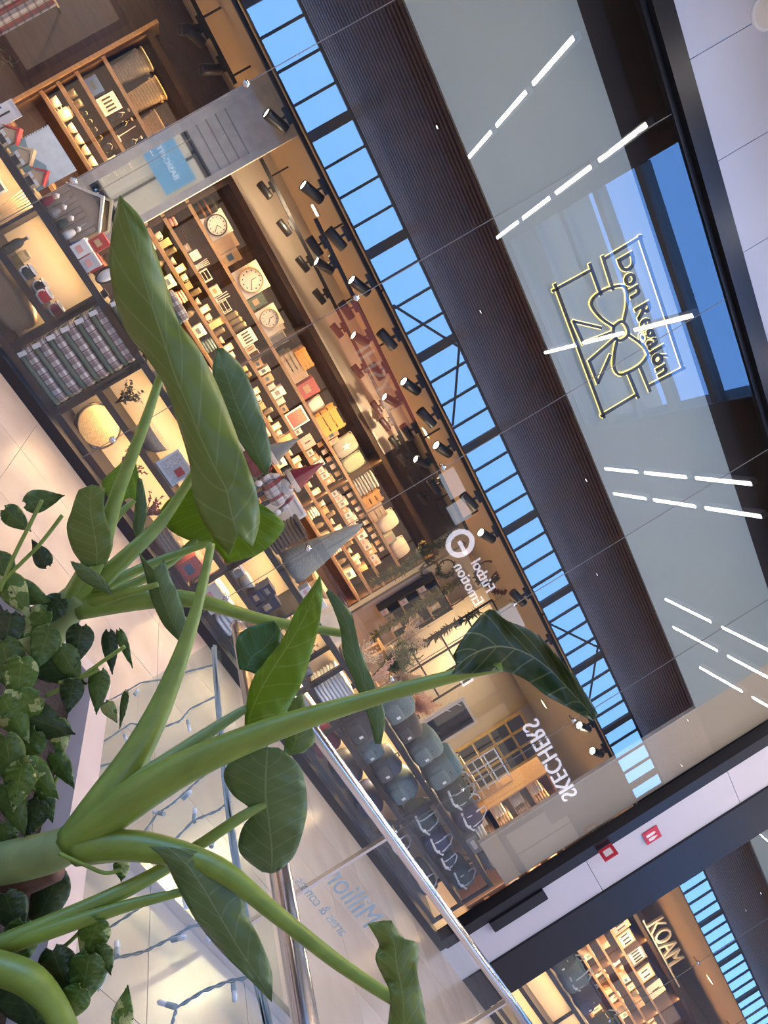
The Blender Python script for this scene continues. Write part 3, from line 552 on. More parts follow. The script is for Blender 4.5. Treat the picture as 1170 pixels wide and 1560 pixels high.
def wreath(x, y, z, r, label, m_=FOLI):
    t_ = thing('wreath', label, 'wreath', (x, y, z)); ring = [(r*math.cos(a), 0, r*math.sin(a)) for a in [2*math.pi*k/20 for k in range(21)]]; make('twig_ring', MB().tube(ring, .012, 6), C('twig'), t_); lf = MB()
    for k in range(110):
        a = random.gauss(-.6, 1.2); lf.leaf(Vector((r*math.cos(a), 0, r*math.sin(a))), (random.gauss(0, 1), -abs(random.gauss(0, .5)), random.gauss(0, 1)), (0, -1, .2), .06, .02)
    make('leaves', lf, m_, t_)['kind'] = 'stuff'
# ================================================================== BACK SHELVING (front edge y = 3.0)
SZ = [.35, .78, 1.215, 1.405, 1.615, 1.92]
def shelving(x0, x1, label, zs=SZ, posts=(), top=2.43, y0=3.0, y1=3.44, led=True):
    t_ = thing('display_shelving', label, 'shelving'); make('back_panel', MB().bb(x0, x1, y1-.02, y1, 0, top), BACKW, t_)
    for x in (x0, x1)+tuple(posts): make('upright', MB().bb(x-.012, x+.012, y0, y1-.02, 0, top), BACKW, t_)
    make('top_board', MB().bb(x0, x1, y0, y1-.02, top, top+.025).bb(x0, x1, y0-.012, y0+.006, top-.045, top+.025), BACKW, t_)
    for z in zs: make('shelf_board', MB().bb(x0, x1, y0-.01, y1-.02, z-.022, z).bb(x0, x1, y0-.01, y0+.004, z-.04, z-.022), SHELFW, t_)
    if led:
        for z in zs[1:]+[top]:
            s_ = make('led_strip', MB().bb(x0+.03, x1-.03, y0+.02, y0+.032, z-.03, z-.022), LEDO_E, t_)
            o = area('shelf_led', ((x0+x1)/2, y0+.03, z-.04), x1-x0-.1, .03, 7.2*(x1-x0), (1, .57, .22), (R(-18), 0, 0)); o.parent = t_
    return t_
shelving(-1.66, -.14, 'dark wood wall shelving with wicker baskets on its highest shelf')
shelving(-.12, 5.15, 'long dark wood wall shelving with clocks and crates on its highest shelf', posts=(1.65, 3.58))
YS = 3.17
# --- top shelf, bay with baskets
Z = SZ[5]
basket(-1.49, YS, Z, .22, .26, .36, 'tall grey woven basket at the dark wall end of the top shelf', WICKG); basket(-1.21, YS, Z, .22, .26, .34, 'tall tan woven basket beside the grey one on the top shelf'); basket(-.96, YS, Z, .2, .22, .16, 'low pale woven basket next to the white column on the top shelf')
# --- top shelf, clock bay
pot(-.0, YS, Z, .1, .27, 'black cooking pot with copper bands next to a square clock'); clock(.2, 3.1, Z, .27, 'square boxed clock with dark rim beside the black pot', DARKC, (2, 23)); carton(.41, YS, Z, .15, .2, .25, TAN, 'taller plain kraft carton between two clocks'); carton(.56, YS, Z, .14, .2, .2, TAN, 'shorter plain kraft carton between two clocks')
clock(.88, 3.1, Z, .33, 'largest pale wood rimmed clock in a square box', PALEW, (0, 20)); carton(1.12, YS, Z, .13, .16, .2, SPECK, 'green speckled box between two pale clocks'); clock(1.35, 3.1, Z, .26, 'smaller pale wood rimmed clock beside the speckled box', PALEW, (0, 22))
picture(1.51, 3.1, Z, .07, .24, GOLD, OFFW, 'narrow gold frame leaning beside the smaller clock'); picture(1.62, 3.12, Z, .14, .2, OFFW, GREY, 'pale frame with plain grey print on the top shelf'); cup(1.735, 3.08, Z, .028, .1, DARKC, 'small dark ornament jug beside a slatted crate')
crate(1.92, YS, Z, .24, .26, .17, PALEW, 'pale slatted crate under an orange one'); crate(1.96, YS+.01, Z+.175, .24, .24, .15, ORANGEW, 'orange slatted crate stacked on the pale crate')
picture(2.11, 3.1, Z, .13, .2, OFFW, PALEW, 'cream card with a wire loop beside the crates'); carton(2.3, YS, Z, .19, .2, .23, FLORAL, 'red floral printed box on the top shelf'); cushion(2.54, YS, Z, .17, .2, IVORY, 'small cream dotted cushion beside a yellow crate'); crate(2.79, YS, Z, .27, .26, .3, YELLOWW, 'bright yellow slatted crate near the star cushion')
carton(2.97, YS, Z, .07, .14, .17, TAN, 'slim kraft box beside the star cushion'); carton(3.05, YS, Z, .07, .14, .13, PALEW, 'slim pale wooden box beside the star cushion'); cushion(3.21, YS, Z, .25, .33, mat('taupe_cloth', (.36, .33, .28), .9, 0, .08, 60, .2), 'taupe cushion with a white star', 'star'); cushion(3.462, YS, Z, .21, .3, mat('sage_cloth', (.40, .42, .27), .9, 0, .15, 60, .2), 'sage green patterned cushion beside the star cushion')
towels(3.77, YS, Z, .25, .28, .29, 7, STRIPET, 'tall stack of striped cream throws on the top shelf'); crate(3.985, YS, Z, .15, .26, .26, ORANGEW, 'narrow orange crate beside the striped throws'); crate(4.18, YS, Z, .2, .26, .2, PALEW, 'low pale crate beside the fluffy cushion'); cushion(4.43, YS, Z, .27, .3, FUR, 'fluffy beige cushion at the shelf end'); carton(4.63, YS, Z, .12, .18, .14, mat('pale_green_card', (.5, .52, .36), .7), 'pale green box beside white fur'); cushion(4.87, YS, Z, .28, .24, mat('white_fur', (.75, .7, .62), .95, 0, .1, 140, .9), 'white fur cushion below the garland')
# --- second shelf
Z = SZ[4]
carton(-1.5, YS, Z, .16, .14, .13, BLUE, 'blue gift box on the glass bottle shelf'); picture(-1.3, 3.1, Z, .17, .2, PAPER, OFFW, 'white boxed cutlery set with four forks on the bottle shelf', bars=4)
for k, (dx, h) in enumerate(((0, .25), (.085, .23), (.27, .22))): bottle(-1.17+dx, YS-.03, Z, .038, h, CLEAR, 'clear glass bottle with round stopper below the baskets', 'glass bottles below the baskets')
rods(-.99, YS, Z, .22, 1, 'single pale candle lying between glass bottles')
towels(-.05, YS, Z, .1, .2, .08, 2, PINK, 'small pink folded towel at the shelf end', 'towel_stack'); wire_rack(.13, YS, Z, .15, .15, .14, 'black wire rack on the second shelf below a square clock'); carton(.25, YS, Z, .08, .16, .06, GREY, 'flat grey tin beside a black wire rack'); picture(.36, 3.1, Z, .12, .13, DARKC, OFFW, 'small dark frame with cream print below cartons')
rods(.48, YS, Z, .16, 4, 'bundle of thin white tapers on the second shelf'); wire_rack(.6, YS, Z, .12, .14, .1, 'small white wire trivet stand on the second shelf', PAPER); carton(.79, YS, Z, .11, .16, .11, IVORY, 'cream tin below the largest clock'); rods(.89, YS, Z, .17, 3, 'three white tapers below the largest clock'); wire_rack(.99, YS, Z, .13, .16, .11, 'cream dish rack below the speckled box', IVORY)
for k in range(3): jar(1.12+k*.075, YS-.02, Z, .036, .15+.01*k, SMOKE, 'smoky glass jar with pale lid below a clock', 'smoky jars on the second shelf')
picture(1.41, 3.08, Z, .17, .19, PAPER, OFFW, 'white boxed cutlery set below the smaller clock', bars=4); picture(1.54, 3.08, Z, .07, .12, PAPER, TAN, 'tiny white double frame beside a cutlery set', bars=2); picture(1.63, 3.08, Z, .1, .13, OFFW, BACKW, 'small four pane brown frame on the second shelf')
for k, (w_, h_, m_, lb) in enumerate(((.1, .1, TAN, 'kraft box beside the brown pane frame'), (.08, .14, OFFW, 'tall cream box below the pale crate'), (.11, .12, TAN, 'wide kraft box below the orange crate'), (.07, .09, OFFW, 'small cream box on the second shelf'), (.12, .16, PAPER, 'tall white box on the second shelf below the red floral box'), (.08, .1, OFFW, 'cream tile shaped box below the red floral box'), (.1, .08, TAN, 'low kraft box beside the red framed print'))):
    carton(1.74+k*.105, YS, Z, w_*.85, .16, h_, m_, lb)
picture(2.54, 3.06, Z, .22, .24, PAPER, FLORAL, 'white frame with red floral print on the second shelf'); carton(2.71, YS, Z, .07, .14, .09, OFFW, 'cream box between the red print and pink card'); picture(2.88, 3.08, Z, .16, .16, PINK, PINK, 'pink card with dark line drawing on the second shelf', bars=1)
k = 0
for x in (3.02, 3.11, 3.2, 3.29, 3.38, 3.47, 3.66, 3.75, 3.84, 3.93, 4.02, 4.11, 4.2, 4.29, 4.38, 4.47, 4.56, 4.65, 4.74, 4.83):
    h_ = .08+.05*((k*7) % 3)/2; m_ = (OFFW, TAN, PAPER, IVORY)[k % 4]; carton(x, YS-.02, Z, .078, .14, h_, m_, ('small cream soap box in the row below cushions', 'small kraft soap box in the row below cushions', 'small white soap box in the row below cushions', 'small ivory soap box in the row below cushions')[k % 4], ('cream', 'kraft', 'white', 'ivory')[k % 4]+' soap boxes below the cushions'); k += 1
for k in range(16):
    x = 3.02+k*.115; t_ = thing('display_hook', 'thin white display hook holding a small packet', 'hook', (x, 3.42, Z+.24), group='display hooks above the soap boxes'); make('prong', MB().tube([(0, 0, 0), (0, -.3, .012)], .0035, 5), PAPER, t_); make('packet', MB().bb(-.03, .03, -.24, -.22, -.075, -.005), OFFW if k % 2 else TAN, t_)
# --- third shelf
Z = SZ[3]
for k in range(2): cup(-1.53+k*.1, YS-.05, Z, .042, .08, SMOKE, 'dark glass tumbler on the shelf of small glasses', 'dark tumblers', False, name='tumbler', cat='glass')
for k in range(4): cup(-1.33+k*.085, YS-.05, Z, .036, .085, CLEAR, 'clear glass tumbler on the shelf of small glasses', 'clear tumblers', False, name='tumbler', cat='glass')
jar(-.97, YS, Z, .06, .16, CLEAR, 'large clear glass storage jar beside small tumblers', None, SMOKE); carton(-.83, YS, Z, .09, .12, .09, IVORY, 'ivory tin beside the large glass jar')
k = 0
for x in [i*.1+.0 for i in range(49)]:
    if abs(x-1.65) < .05 or abs(x-3.58) < .05: continue
    s_ = k % 5
    if s_ == 0: cup(x, YS-.04, Z, .036, .075, IVORY, 'ivory mug in the row on the third shelf', 'ivory mugs on the third shelf', rz=-.6)
    elif s_ == 1: carton(x, YS-.03, Z, .075, .12, .07+.05*(k % 3), TAN, 'kraft box in the row on the third shelf', 'kraft boxes on the third shelf')
    elif s_ == 2: jar(x, YS-.03, Z, .034, .13, SMOKE, 'smoky jar in the row on the third shelf', 'smoky jars on the third shelf')
    elif s_ == 3: bowl(x, YS-.03, Z, .045, .05, OFFW, 'cream bowl in the row on the third shelf', 'cream bowls on the third shelf')
    else: picture(x, 3.06, Z, .075, .11, PALEW, PAPER, 'small pale frame in the row on the third shelf', 'small frames on the third shelf')
    k += 1
Z = SZ[2]
cup(-1.54, YS-.05, Z, .05, .08, IVORY, 'ivory cup on the cream crockery shelf'); jar(-1.41, YS-.03, Z, .06, .14, IVORY, 'ribbed ivory canister on the crockery shelf', None, IVORY)
for k in range(4): bowl(-1.27+k*.115, YS-.05, Z, .055, .075, IVORY, 'ivory bowl in the row on the crockery shelf', 'ivory bowls on the crockery shelf')
for k in range(24):
    x = .05+k*.205
    if abs(x-1.65) < .06 or abs(x-3.58) < .06: continue
    if k % 3 == 0: towels(x, YS, Z, .15, .22, .14, 4, (OFFW, PINK, BLUEC)[(k//3) % 3], ('cream folded towels on the lower wall shelf', 'pink folded towels on the lower wall shelf', 'blue folded towels on the lower wall shelf')[(k//3) % 3], group=('cream', 'pink', 'blue')[(k//3) % 3]+' towels on the lower wall shelf')
    elif k % 3 == 1: bottle(x, YS-.05, Z, .035, .16, SMOKE, 'smoky bottle on the lower wall shelf', 'smoky bottles on the lower wall shelf')
    else: carton(x, YS-.03, Z, .13, .16, .12, OFFW, 'cream box on the lower wall shelf', 'cream boxes on the lower wall shelf')
# ================================================================== FRONT DISPLAY RACKS along the glass
RY0, RY1 = .14, .62
LIN = mat('cream_rack_panel', (.66, .54, .38), .7, 0, .04, 3)
def rack(x0, x1, label, mid=True, back=True, dividers=(), led=True):
    t_ = thing('display_rack', label, 'rack')
    for x in (x0, x1):
        for y in (RY0, RY1-.03): make('post', MB().bb(x-.02, x+.02, y, y+.03, .0, .895), BLACK, t_)
    for z in (.10, .465, .87)[:: 1 if mid else 2]:
        make('shelf', MB().bb(x0+.02, x1-.02, RY0+.012, RY1-.012, z-.012, z+.012), BLACK, t_); make('shelf_edge', MB().bb(x0, x1, RY0-.006, RY0+.012, z-.03, z+.025), BLACK, t_)
    if back: make('back_board', MB().bb(x0+.02, x1-.02, RY1-.012, RY1, .11, .85), LIN, t_)
    for x in dividers: make('divider', MB().bb(x-.012, x+.012, RY0, RY1-.02, .11, .86), BLACK, t_)
    if led:
        for z in ((.43, .835) if mid else (.835,)):
            make('led_strip', MB().bb(x0+.05, x1-.05, .4, .415, z-.006, z+.004), LEDO_E, t_); o = area('rack_led', ((x0+x1)/2, .41, z-.012), x1-x0-.14, .02, 6.5*(x1-x0), (1, .66, .34)); o.parent = t_
    return t_
rack(-3.3, -1.62, 'black display rack near the dark wooden wall'); rack(-1.6, .16, 'black display rack holding mugs and a burlap sack', dividers=(-.55,)); rack(.18, .72, 'narrow black rack filled with folded plaid blankets', False)
rack(.74, 2.58, 'black display rack holding berry branches and a round tray'); rack(2.6, 4.07, 'black display rack holding navy gift boxes', dividers=(3.3,)); rack(4.09, 4.63, 'narrow black rack between gift boxes and bags', True); rack(4.65, 6.12, 'black rack loaded with teal and grey backpacks', True, True, led=True); rack(6.14, 7.68, 'black rack loaded with dark striped tote bags', True, True, (), False)
LBL = 'folded plaid blanket with green band and white tag in the tall stack'
for k in range(6): blanket(.45, .33, .116+k*.122, .5, .36, .118, LBL, 'plaid blankets in the tall stack by the glass')
blanket(.45, .33, .9, .46, .34, .11, 'plaid blanket lying on top of the narrow blanket rack', None)
B0, B1, TOP = .114, .479, .896
# rack with mugs
def sack(x, y, z, w, h, label):
    t_ = thing('burlap_sack', label, 'sack', (x, y, z)); mb = MB().ell((0, 0, h/2), (w, .36, h), 20, 12, .6)
    for v in mb.v: v += noise.noise_vector(v*7)*.035
    q = min(v.z for v in mb.v)
    for v in mb.v: v.z -= q
    make('cloth_body', mb, BURLAP, t_, True); fr = MB()
    for k in range(40): a = -w/2+w*k/40; fr.tube([(a, -.17, h*.8), (a+random.uniform(-.01, .01), -.19, h*.8-random.uniform(.04, .09))], .003, 4)
    make('fringe', fr, BURLAP, t_)['kind'] = 'stuff'
sack(-.2, .36, B0, .62, .27, 'draped burlap sack with fringe on the low rack shelf'); sack(-1.1, .36, B0, .6, .25, 'second burlap sack further along the low rack shelf')
for i, (x, m_, nm) in enumerate(((-.22, DGREEN, 'green'), (-.1, DGREEN, 'green'), (-.03, RED, 'red'), (.09, MAROON, 'maroon'))):
    cup(x, .22+.1*(i % 2), B1, .048, .1, PAPER, 'white Christmas mug with %s printed band, %s' % (nm, ('front one of the green pair', 'rear one of the green pair', 'beside the green mugs', 'at the rack post')[i]), None, True, m_, -2.2)
wreath(-1.2, .3, B1+.17, .15, 'dark pine cone wreath leaning in the mug rack', mat('cone_brown', (.05, .03, .022), .9, 0, .3, 50)); picture(-.85, .4, B1, .18, .24, PAPER, GREY, 'white lantern shaped frame beside the dark wreath', bars=2)
t_ = thing('stick_bundle', 'bundle of thin dry sticks leaning in the mug rack', 'sticks', (-.62, .4, B1))
for k in range(9): make('stick', MB().tube([(-.06+k*.013, 0, 0), (-.1+k*.02, .05, .33)], .005, 5), PALEW, t_)
bottle(-.42, .25, B1, .035, .2, SMOKE, 'smoky bottle beside the mugs'); jar(-.33, .3, B1, .04, .13, CLEAR, 'clear jar with pale lid beside the mugs')
# rack with berries
def tray(x, y, z, r, label):
    t_ = thing('round_tray', label, 'tray', (x, y, z), rot=(-.55, 0, 0)); make('wicker_plate', MB().lathe([(.002, 0), (r*.85, 0), (r*.9, .02), (.002, .012)], (0, 0, r*.8), 28, 'y'), WICK, t_); 
    for k in range(3): make('metal_hoop', MB().lathe([(r*(.92+.04*k), -.01), (r*(.95+.04*k), 0), (r*(.92+.04*k), .01)], (0, 0, r*.8), 28, 'y', False), STEEL, t_)
tray(1.02, .36, B0, .19, 'round wicker tray with steel hoops on the low shelf')
for x, lb in ((1.42, 'dark red berry branch bundle beside the wicker tray'), (1.85, 'dark red berry branch bundle in the middle of the low shelf')): spray('berry_branches', x, .36, B0, .26, .17, lb, 'branches', BERRY, TWIG, 12, 20, .035, .02, None, True)
basket(2.15, .36, B0, .28, .26, .13, 'shallow grey woven tray basket on the low shelf', WICKG); carton(2.45, .36, B0, .18, .26, .2, FLORAL, 'dark red patterned box at the low shelf end')
spray('wire_flowers', .92, .36, B1, .26, .13, 'black wire flower ornament on the middle rack shelf', 'ornament', BLACK, BLACK, 10, 10, .04, .03); bowl(1.3, .33, B1, .16, .15, WICKG, 'grey woven bowl on the middle rack shelf')
_pb = picture(1.62, .3, B1, .25, .22, PAPER, mat('white_dotted_card', (.75, .75, .75), .6, 0, .35, 70), 'white dotted gift box with red square')
make('red_square', MB().box((.05, -.004, .12), (.07, .01, .07)), RED, _pb)
def house(x, y, z, w, h, label, wallm, roofm, slat=False):
    t_ = thing('wooden_house', label, 'ornament', (x, y, z)); make('house_wall', MB().prism([(-w/2, 0), (w/2, 0), (w/2, h*.62), (0, h), (-w/2, h*.62)], -.03, .06), wallm, t_)
    for s_ in (-1, 1): make('roof_board', MB().add([(s_*(w/2+.02), -.05, h*.58), (0, -.05, h+.01), (0, .08, h+.01), (s_*(w/2+.02), .08, h*.58), (s_*(w/2+.02), -.05, h*.62), (0, -.05, h+.04), (0, .08, h+.04), (s_*(w/2+.02), .08, h*.62)], [(0, 1, 2, 3), (4, 7, 6, 5), (0, 4, 5, 1), (3, 2, 6, 7), (0, 3, 7, 4)]), roofm, t_)
    make('door', MB().bb(-.03, .03, -.036, -.03, 0, h*.3), DARKC, t_)
    for s_ in (-1, 1): make('window', MB().bb(s_*w*.28-.02, s_*w*.28+.02, -.036, -.03, h*.3, h*.48), PAPER, t_)
    if slat:
        for k in range(9): make('slat', MB().bb(-w/2+w*k/9+.003, -w/2+w*(k+1)/9-.003, -.04, -.03, .0, h*.6), wallm, t_)
house(1.98, .36, B1, .26, .26, 'dark toned house ornament on the middle rack shelf', GREY, PALEW)
for k, (x, m_, lb) in enumerate(((2.22, NAVY, 'navy bauble jar on the middle rack shelf'), (2.32, SMOKE, 'smoky bauble jar on the middle rack shelf'), (2.42, RED, 'red bauble jar on the middle rack shelf'))): jar(x, .33, B1, .045, .16, m_, lb)
# rack with navy boxes
carton(2.8, .36, B0, .26, .28, .2, OFFW, 'large cream box on the low shelf below mugs'); towels(3.1, .36, B0, .26, .3, .18, 4, PAPER, 'white folded cloths on the low shelf below mugs'); bowl(3.55, .36, B0, .16, .14, IVORY, 'wide ivory bowl on the low shelf'); carton(3.88, .36, B0, .24, .26, .22, TAN, 'large kraft box on the low shelf end')
cup(2.72, .28, B1, .055, .1, PAPER, 'white patterned mug beside the navy boxes', None, True, GREY, -2.3); bowl(2.88, .36, B1, .085, .09, OFFW, 'cream bowl beside the navy boxes')
for i, (x, z, h, lb) in enumerate(((3.03, B1, .12, 'lower navy gift box with white dots'), (3.03, B1+.125, .1, 'upper navy gift box with white dots'), (3.17, B1, .2, 'tall navy gift box behind a candle'))): carton(x, .32, z, .12, .14, h, NAVY, lb)
bottle(3.4, .25, B1, .03, .2, OFFW, 'pale candle bottle beside the black wire basket'); wire_rack(3.56, .36, B1, .22, .2, .2, 'black wire basket on the middle rack shelf'); spray('black_branches', 3.8, .36, B1, .26, .12, 'black leafy ornament branches on the middle rack shelf', 'ornament', BLACK, BLACK, 10, 14, .035, .02); cup(3.98, .25, B1, .04, .09, GREY, 'grey mug at the rack divider')
# narrow rack
towels(4.36, .36, B0, .4, .34, .26, 6, OFFW, 'white folded cloths in the narrow rack'); towels(4.36, .36, B1, .4, .34, .3, 8, PAPER, 'white books stacked flat in the narrow rack', 'book_stack')
# ---------------------------------------------------------------- bags
for a in ((4.86, .34, B1, .36, .34, .33, CHAR, 'charcoal backpack on the lower bag shelf beside the narrow rack'), (5.2, .32, B1, .24, .26, .24, TEAL, 'small teal backpack on the lower bag shelf'), (5.5, .34, B1, .3, .3, .3, mat('grey_canvas', (.09, .10, .105), .9, 0, .2, 55, .3), 'grey backpack on the lower bag shelf'), (5.85, .33, B1, .32, .3, .32, TEAL, 'wide teal backpack at the end of the lower bag shelf'),
          (4.82, .36, B0, .3, .3, .28, MAROON, 'maroon backpack on the lowest bag shelf'), (5.3, .36, B0, .34, .3, .28, CHAR, 'charcoal backpack on the lowest bag shelf'), (5.8, .36, B0, .34, .3, .28, NAVY, 'navy backpack on the lowest bag shelf'),
          (4.9, .34, TOP, .34, .34, .34, TEAL, 'teal backpack standing on the rack beside cream twigs'), (5.235, .36, TOP, .27, .3, .28, CHAR, 'black backpack standing on the rack between teal ones'), (5.56, .34, TOP, .31, .34, .36, TEAL, 'large teal backpack in the middle of the bag rack top'), (5.93, .34, TOP, .34, .36, .42, TEAL, 'tallest teal backpack beside the striped totes')): bag(*a)
LS = mat('pale_strap', (.45, .52, .52), .8); WS = mat('white_strap', (.7, .7, .7), .8)
for a, st in (((6.36, .36, TOP, .36, .32, .34, DGREEN, 'dark green tote with pale straps on the rack top'), LS), ((6.73, .36, TOP, .34, .32, .32, NAVY, 'navy tote with white cord handles on the rack top'), WS), ((7.45, .36, TOP, .36, .3, .3, BLUEC, 'slate blue tote with pale straps by the side board'), LS), ((6.4, .34, B1, .36, .32, .28, DGREEN, 'dark green tote with pale straps on the middle shelf'), LS), ((6.78, .34, B1, .32, .32, .27, NAVY, 'navy tote with white cords on the middle shelf'), WS), ((7.1, .34, B1, .24, .26, .2, DGREEN, 'small dark green pouch tote on the middle shelf'), WS), ((7.43, .34, B1, .34, .3, .27, DGREEN, 'dark green tote beside the window jamb'), LS), ((6.5, .36, B0, .4, .3, .24, CHAR, 'charcoal tote on the lowest shelf under green tote'), WS), ((7.2, .36, B0, .4, .3, .24, DGREEN, 'dark green tote on the lowest shelf by the jamb'), WS)): bag(*a, strap=st, tote=True)
carton(7.08, .36, TOP, .26, .28, .14, GREY, 'grey storage box between the totes'); towels(7.06, .34, TOP+.145, .22, .22, .1, 3, PAPER, 'white folded shirts on the grey storage box')
# ---------------------------------------------------------------- things on top of the racks
spray('pale_fir_twig', -1.95, .36, TOP, .3, .2, 'pale frosted fir twigs on the rack by the dark wall', 'branches', mat('frost_green', (.45, .5, .36), .8), TWIG, 12, 26, .05, .012); spray('green_fir', -1.6, .42, TOP, .4, .2, 'dark green fir branches on the rack by the dark wall', 'branches', FOLI, TWIG, 14, 26, .05, .014)
for k, (x, m_, lb) in enumerate(((-2.2, RED, 'red boxed ornament beside pale fir twigs'), (-1.75, BLUE, 'blue boxed ornament among the fir twigs'), (-1.4, BERRY, 'dark red boxed ornament among the fir twigs'), (-1.25, BLUE, 'blue boxed ornament beside the white tags'))): carton(x, .32, TOP, .12, .12, .13, m_, lb)
for x, rz, lb in ((-1.45, .3, 'white price card leaning among ornaments'), (-1.15, -.2, 'white price card beside the calendar')): picture(x, .24, TOP, .12, .22, PAPER, PAPER, lb, bars=1)
t_ = thing('spiral_calendar', 'white and blue spiral bound Christmas calendar standing on the rack', 'calendar', (-.83, .4, TOP), rot=(-.15, 0, 0)); make('page', MB().bb(-.17, .17, 0, .012, 0, .33), mat('calendar_page', (.62, .72, .76), .6), t_); make('printed_hills', MB().prism([(-.17, .0), (.17, .0), (.17, .1), (.05, .16), (-.05, .1), (-.17, .14)], -.003, 0), mat('hill_blue', (.2, .36, .42), .6), t_)
for k in range(16): make('spiral_ring', MB().lathe([(.008, -.003), (.011, 0), (.008, .003)], (-.17, 0, .012+k*.02), 8, 'z', False), DARKC, t_)
for k, (x, m_, lb) in enumerate(((-1.02, BRIGHTR, 'little red roofed house before the calendar'), (-.87, PALEW, 'little plain wood house before the calendar'), (-.72, RED, 'little dark red house before the calendar'))): house(x, .22, TOP, .1, .13, lb, PALEW, m_)
house(-.42, .42, TOP, .36, .36, 'large grey slatted house panel with frosted roof', mat('grey_slat_wood', (.26, .22, .18), .7, 0, .1, 20), mat('frost_roof', (.55, .55, .52), .8, 0, .2, 60), True)
for k, (m_, lb) in enumerate(((MAROON, 'maroon'), (GREY, 'grey'), (DGREEN, 'green'), (PAPER, 'white'), (BLUE, 'blue'))):
    t_ = thing('villager_figurine', 'small villager figurine in %s coat before the slatted house' % lb, 'figurine', (-.56+k*.085, .24, TOP)); make('coat', MB().lathe([(.03, 0), (.032, .03), (.02, .08), (.01, .09)], n=10), m_, t_, True); make('head', MB().ell((0, 0, .105), (.034, .034, .04), 10, 6), SKIN, t_, True); make('cap', MB().lathe([(.02, .112), (.018, .125), (.002, .14)], n=10), PAPER, t_, True)
for k, (x, y, z, m_, lb) in enumerate(((-.17, .42, TOP, BRIGHTR, 'lower bright red gift box beside the slatted house'), (-.16, .42, TOP+.122, RED, 'upper dark red gift box beside the slatted house'), (-.05, .42, TOP, BRIGHTR, 'bright red gift box beside the penguin'), (-.18, .22, TOP, PAPER, 'pale grey packet before the red boxes'), (-.07, .22, TOP, mat('pale_grey', (.5, .52, .54), .6), 'grey packet before the red boxes'))): carton(x, y, z, .1, .12, .12, m_, lb)
t_ = thing('penguin_figurine', 'black and white penguin figurine at the rack post', 'figurine', (.06, .34, TOP)); make('body', MB().ell((0, 0, .11), (.12, .11, .22), 14, 10), BLACK, t_, True); make('belly', MB().ell((0, -.025, .1), (.09, .08, .17), 12, 8), PAPER, t_, True); make('head', MB().ell((0, 0, .25), (.09, .09, .09), 12, 8), BLACK, t_, True); make('beak', MB().lathe([(.012, 0), (.001, .03)], (0, -.042, .25), 8, 'y'), GOLD, t_); make('scarf', MB().lathe([(.045, .19), (.055, .2), (.045, .215)], n=12, caps=False), NAVY, t_)
for k, x in enumerate((.9, 1.08, 1.26)): bowl(x, .34, TOP, .085, .09, mat('lace_white', (.6, .64, .66), .7, 0, .4, 80), 'white lacy bowl on the berry rack', 'white lacy bowls on the berry rack')
for k, (x, m_) in enumerate(((1.45, SMOKE), (1.55, NAVY), (1.66, RED), (1.78, SMOKE), (1.9, CLEAR))): bottle(x, .3, TOP, .034, .2+.02*(k % 2), m_, ('first smoky', 'navy', 'red', 'second smoky', 'clear')[k]+' bottle in the row on the berry rack top')
carton(2.05, .36, TOP, .12, .16, .14, PINK, 'pink box on the berry rack beside the gnome')
def gnome(x, y, z, h, hat, bodym, label):
    t_ = thing('gnome_doll', label, 'doll', (x, y, z)); s_ = h
    for q in (-1, 1): make('leg', MB().tube([(q*.06*s_, 0, .05*s_), (q*.065*s_, 0, .3*s_)], .028*s_, 8), NAVY, t_, True); make('boot', MB().ell((q*.065*s_, -.03*s_, .03*s_), (.08*s_, .15*s_, .065*s_), 10, 6), DARKC, t_, True); make('arm', MB().tube([(q*.12*s_, 0, .5*s_), (q*.2*s_, -.03*s_, .4*s_), (q*.2*s_, -.07*s_, .3*s_)], [.04*s_, .035*s_, .03*s_], 8), bodym, t_, True); make('mitten', MB().ell((q*.2*s_, -.08*s_, .27*s_), (.07*s_, .06*s_, .08*s_), 8, 6), PAPER, t_, True)
    make('body', MB().lathe([(.11*s_, .26*s_), (.16*s_, .3*s_), (.15*s_, .42*s_), (.09*s_, .56*s_)], n=16), bodym, t_, True); make('beard', MB().lathe([(.005, .3*s_), (.07*s_, .4*s_), (.1*s_, .52*s_), (.06*s_, .58*s_)], (0, -.06*s_, 0), 12), mat('grey_beard', (.45, .45, .44), .95, 0, .2, 80, .6), t_, True); make('nose', MB().ell((0, -.14*s_, .56*s_), (.06*s_,)*3, 10, 8), SKIN, t_, True)
    make('hat', MB().lathe([(.13*s_, .56*s_), (.135*s_, .6*s_), (.1*s_, .7*s_), (.05*s_, .85*s_), (.005, 1.0*s_)], n=16), hat, t_, True); make('hat_band', MB().lathe([(.135*s_, .57*s_), (.145*s_, .6*s_), (.13*s_, .63*s_)], n=16, caps=False), FUR, t_, True)
gnome(2.28, .38, TOP, .8, MAROON, PLAIDR, 'tall gnome doll with pointed maroon hat and plaid coat'); gnome(2.02, .55, TOP, .72, mat('grey_felt', (.13, .15, .16), .95, 0, .15, 60, .3), MAROON, 'tall gnome doll with pointed grey felt hat')
picture(2.55, .56, TOP, .34, .42, PAPER, OFFW, 'large blank white board behind the maroon gnome'); towels(2.68, .36, TOP, .2, .26, .34, 9, mat('dark_brown_weave', (.06, .04, .032), .9, 0, .3, 60, .3), 'stack of dark brown placemats beside the cone tree', 'placemat_stack')
t_ = thing('cone_tree', 'tall flocked grey cone tree on the rack', 'ornament', (3.0, .38, TOP)); mb = MB().lathe([(.17, .02), (.165, .1), (.13, .3), (.08, .55), (.035, .75), (.004, .82)], n=28)
for v in mb.v: v += noise.noise_vector(v*40)*.012
make('flocked_cone', mb, FLOCK, t_, True); make('base_disc', MB().lathe([(.1, 0), (.1, .02)], n=20), PALEW, t_)
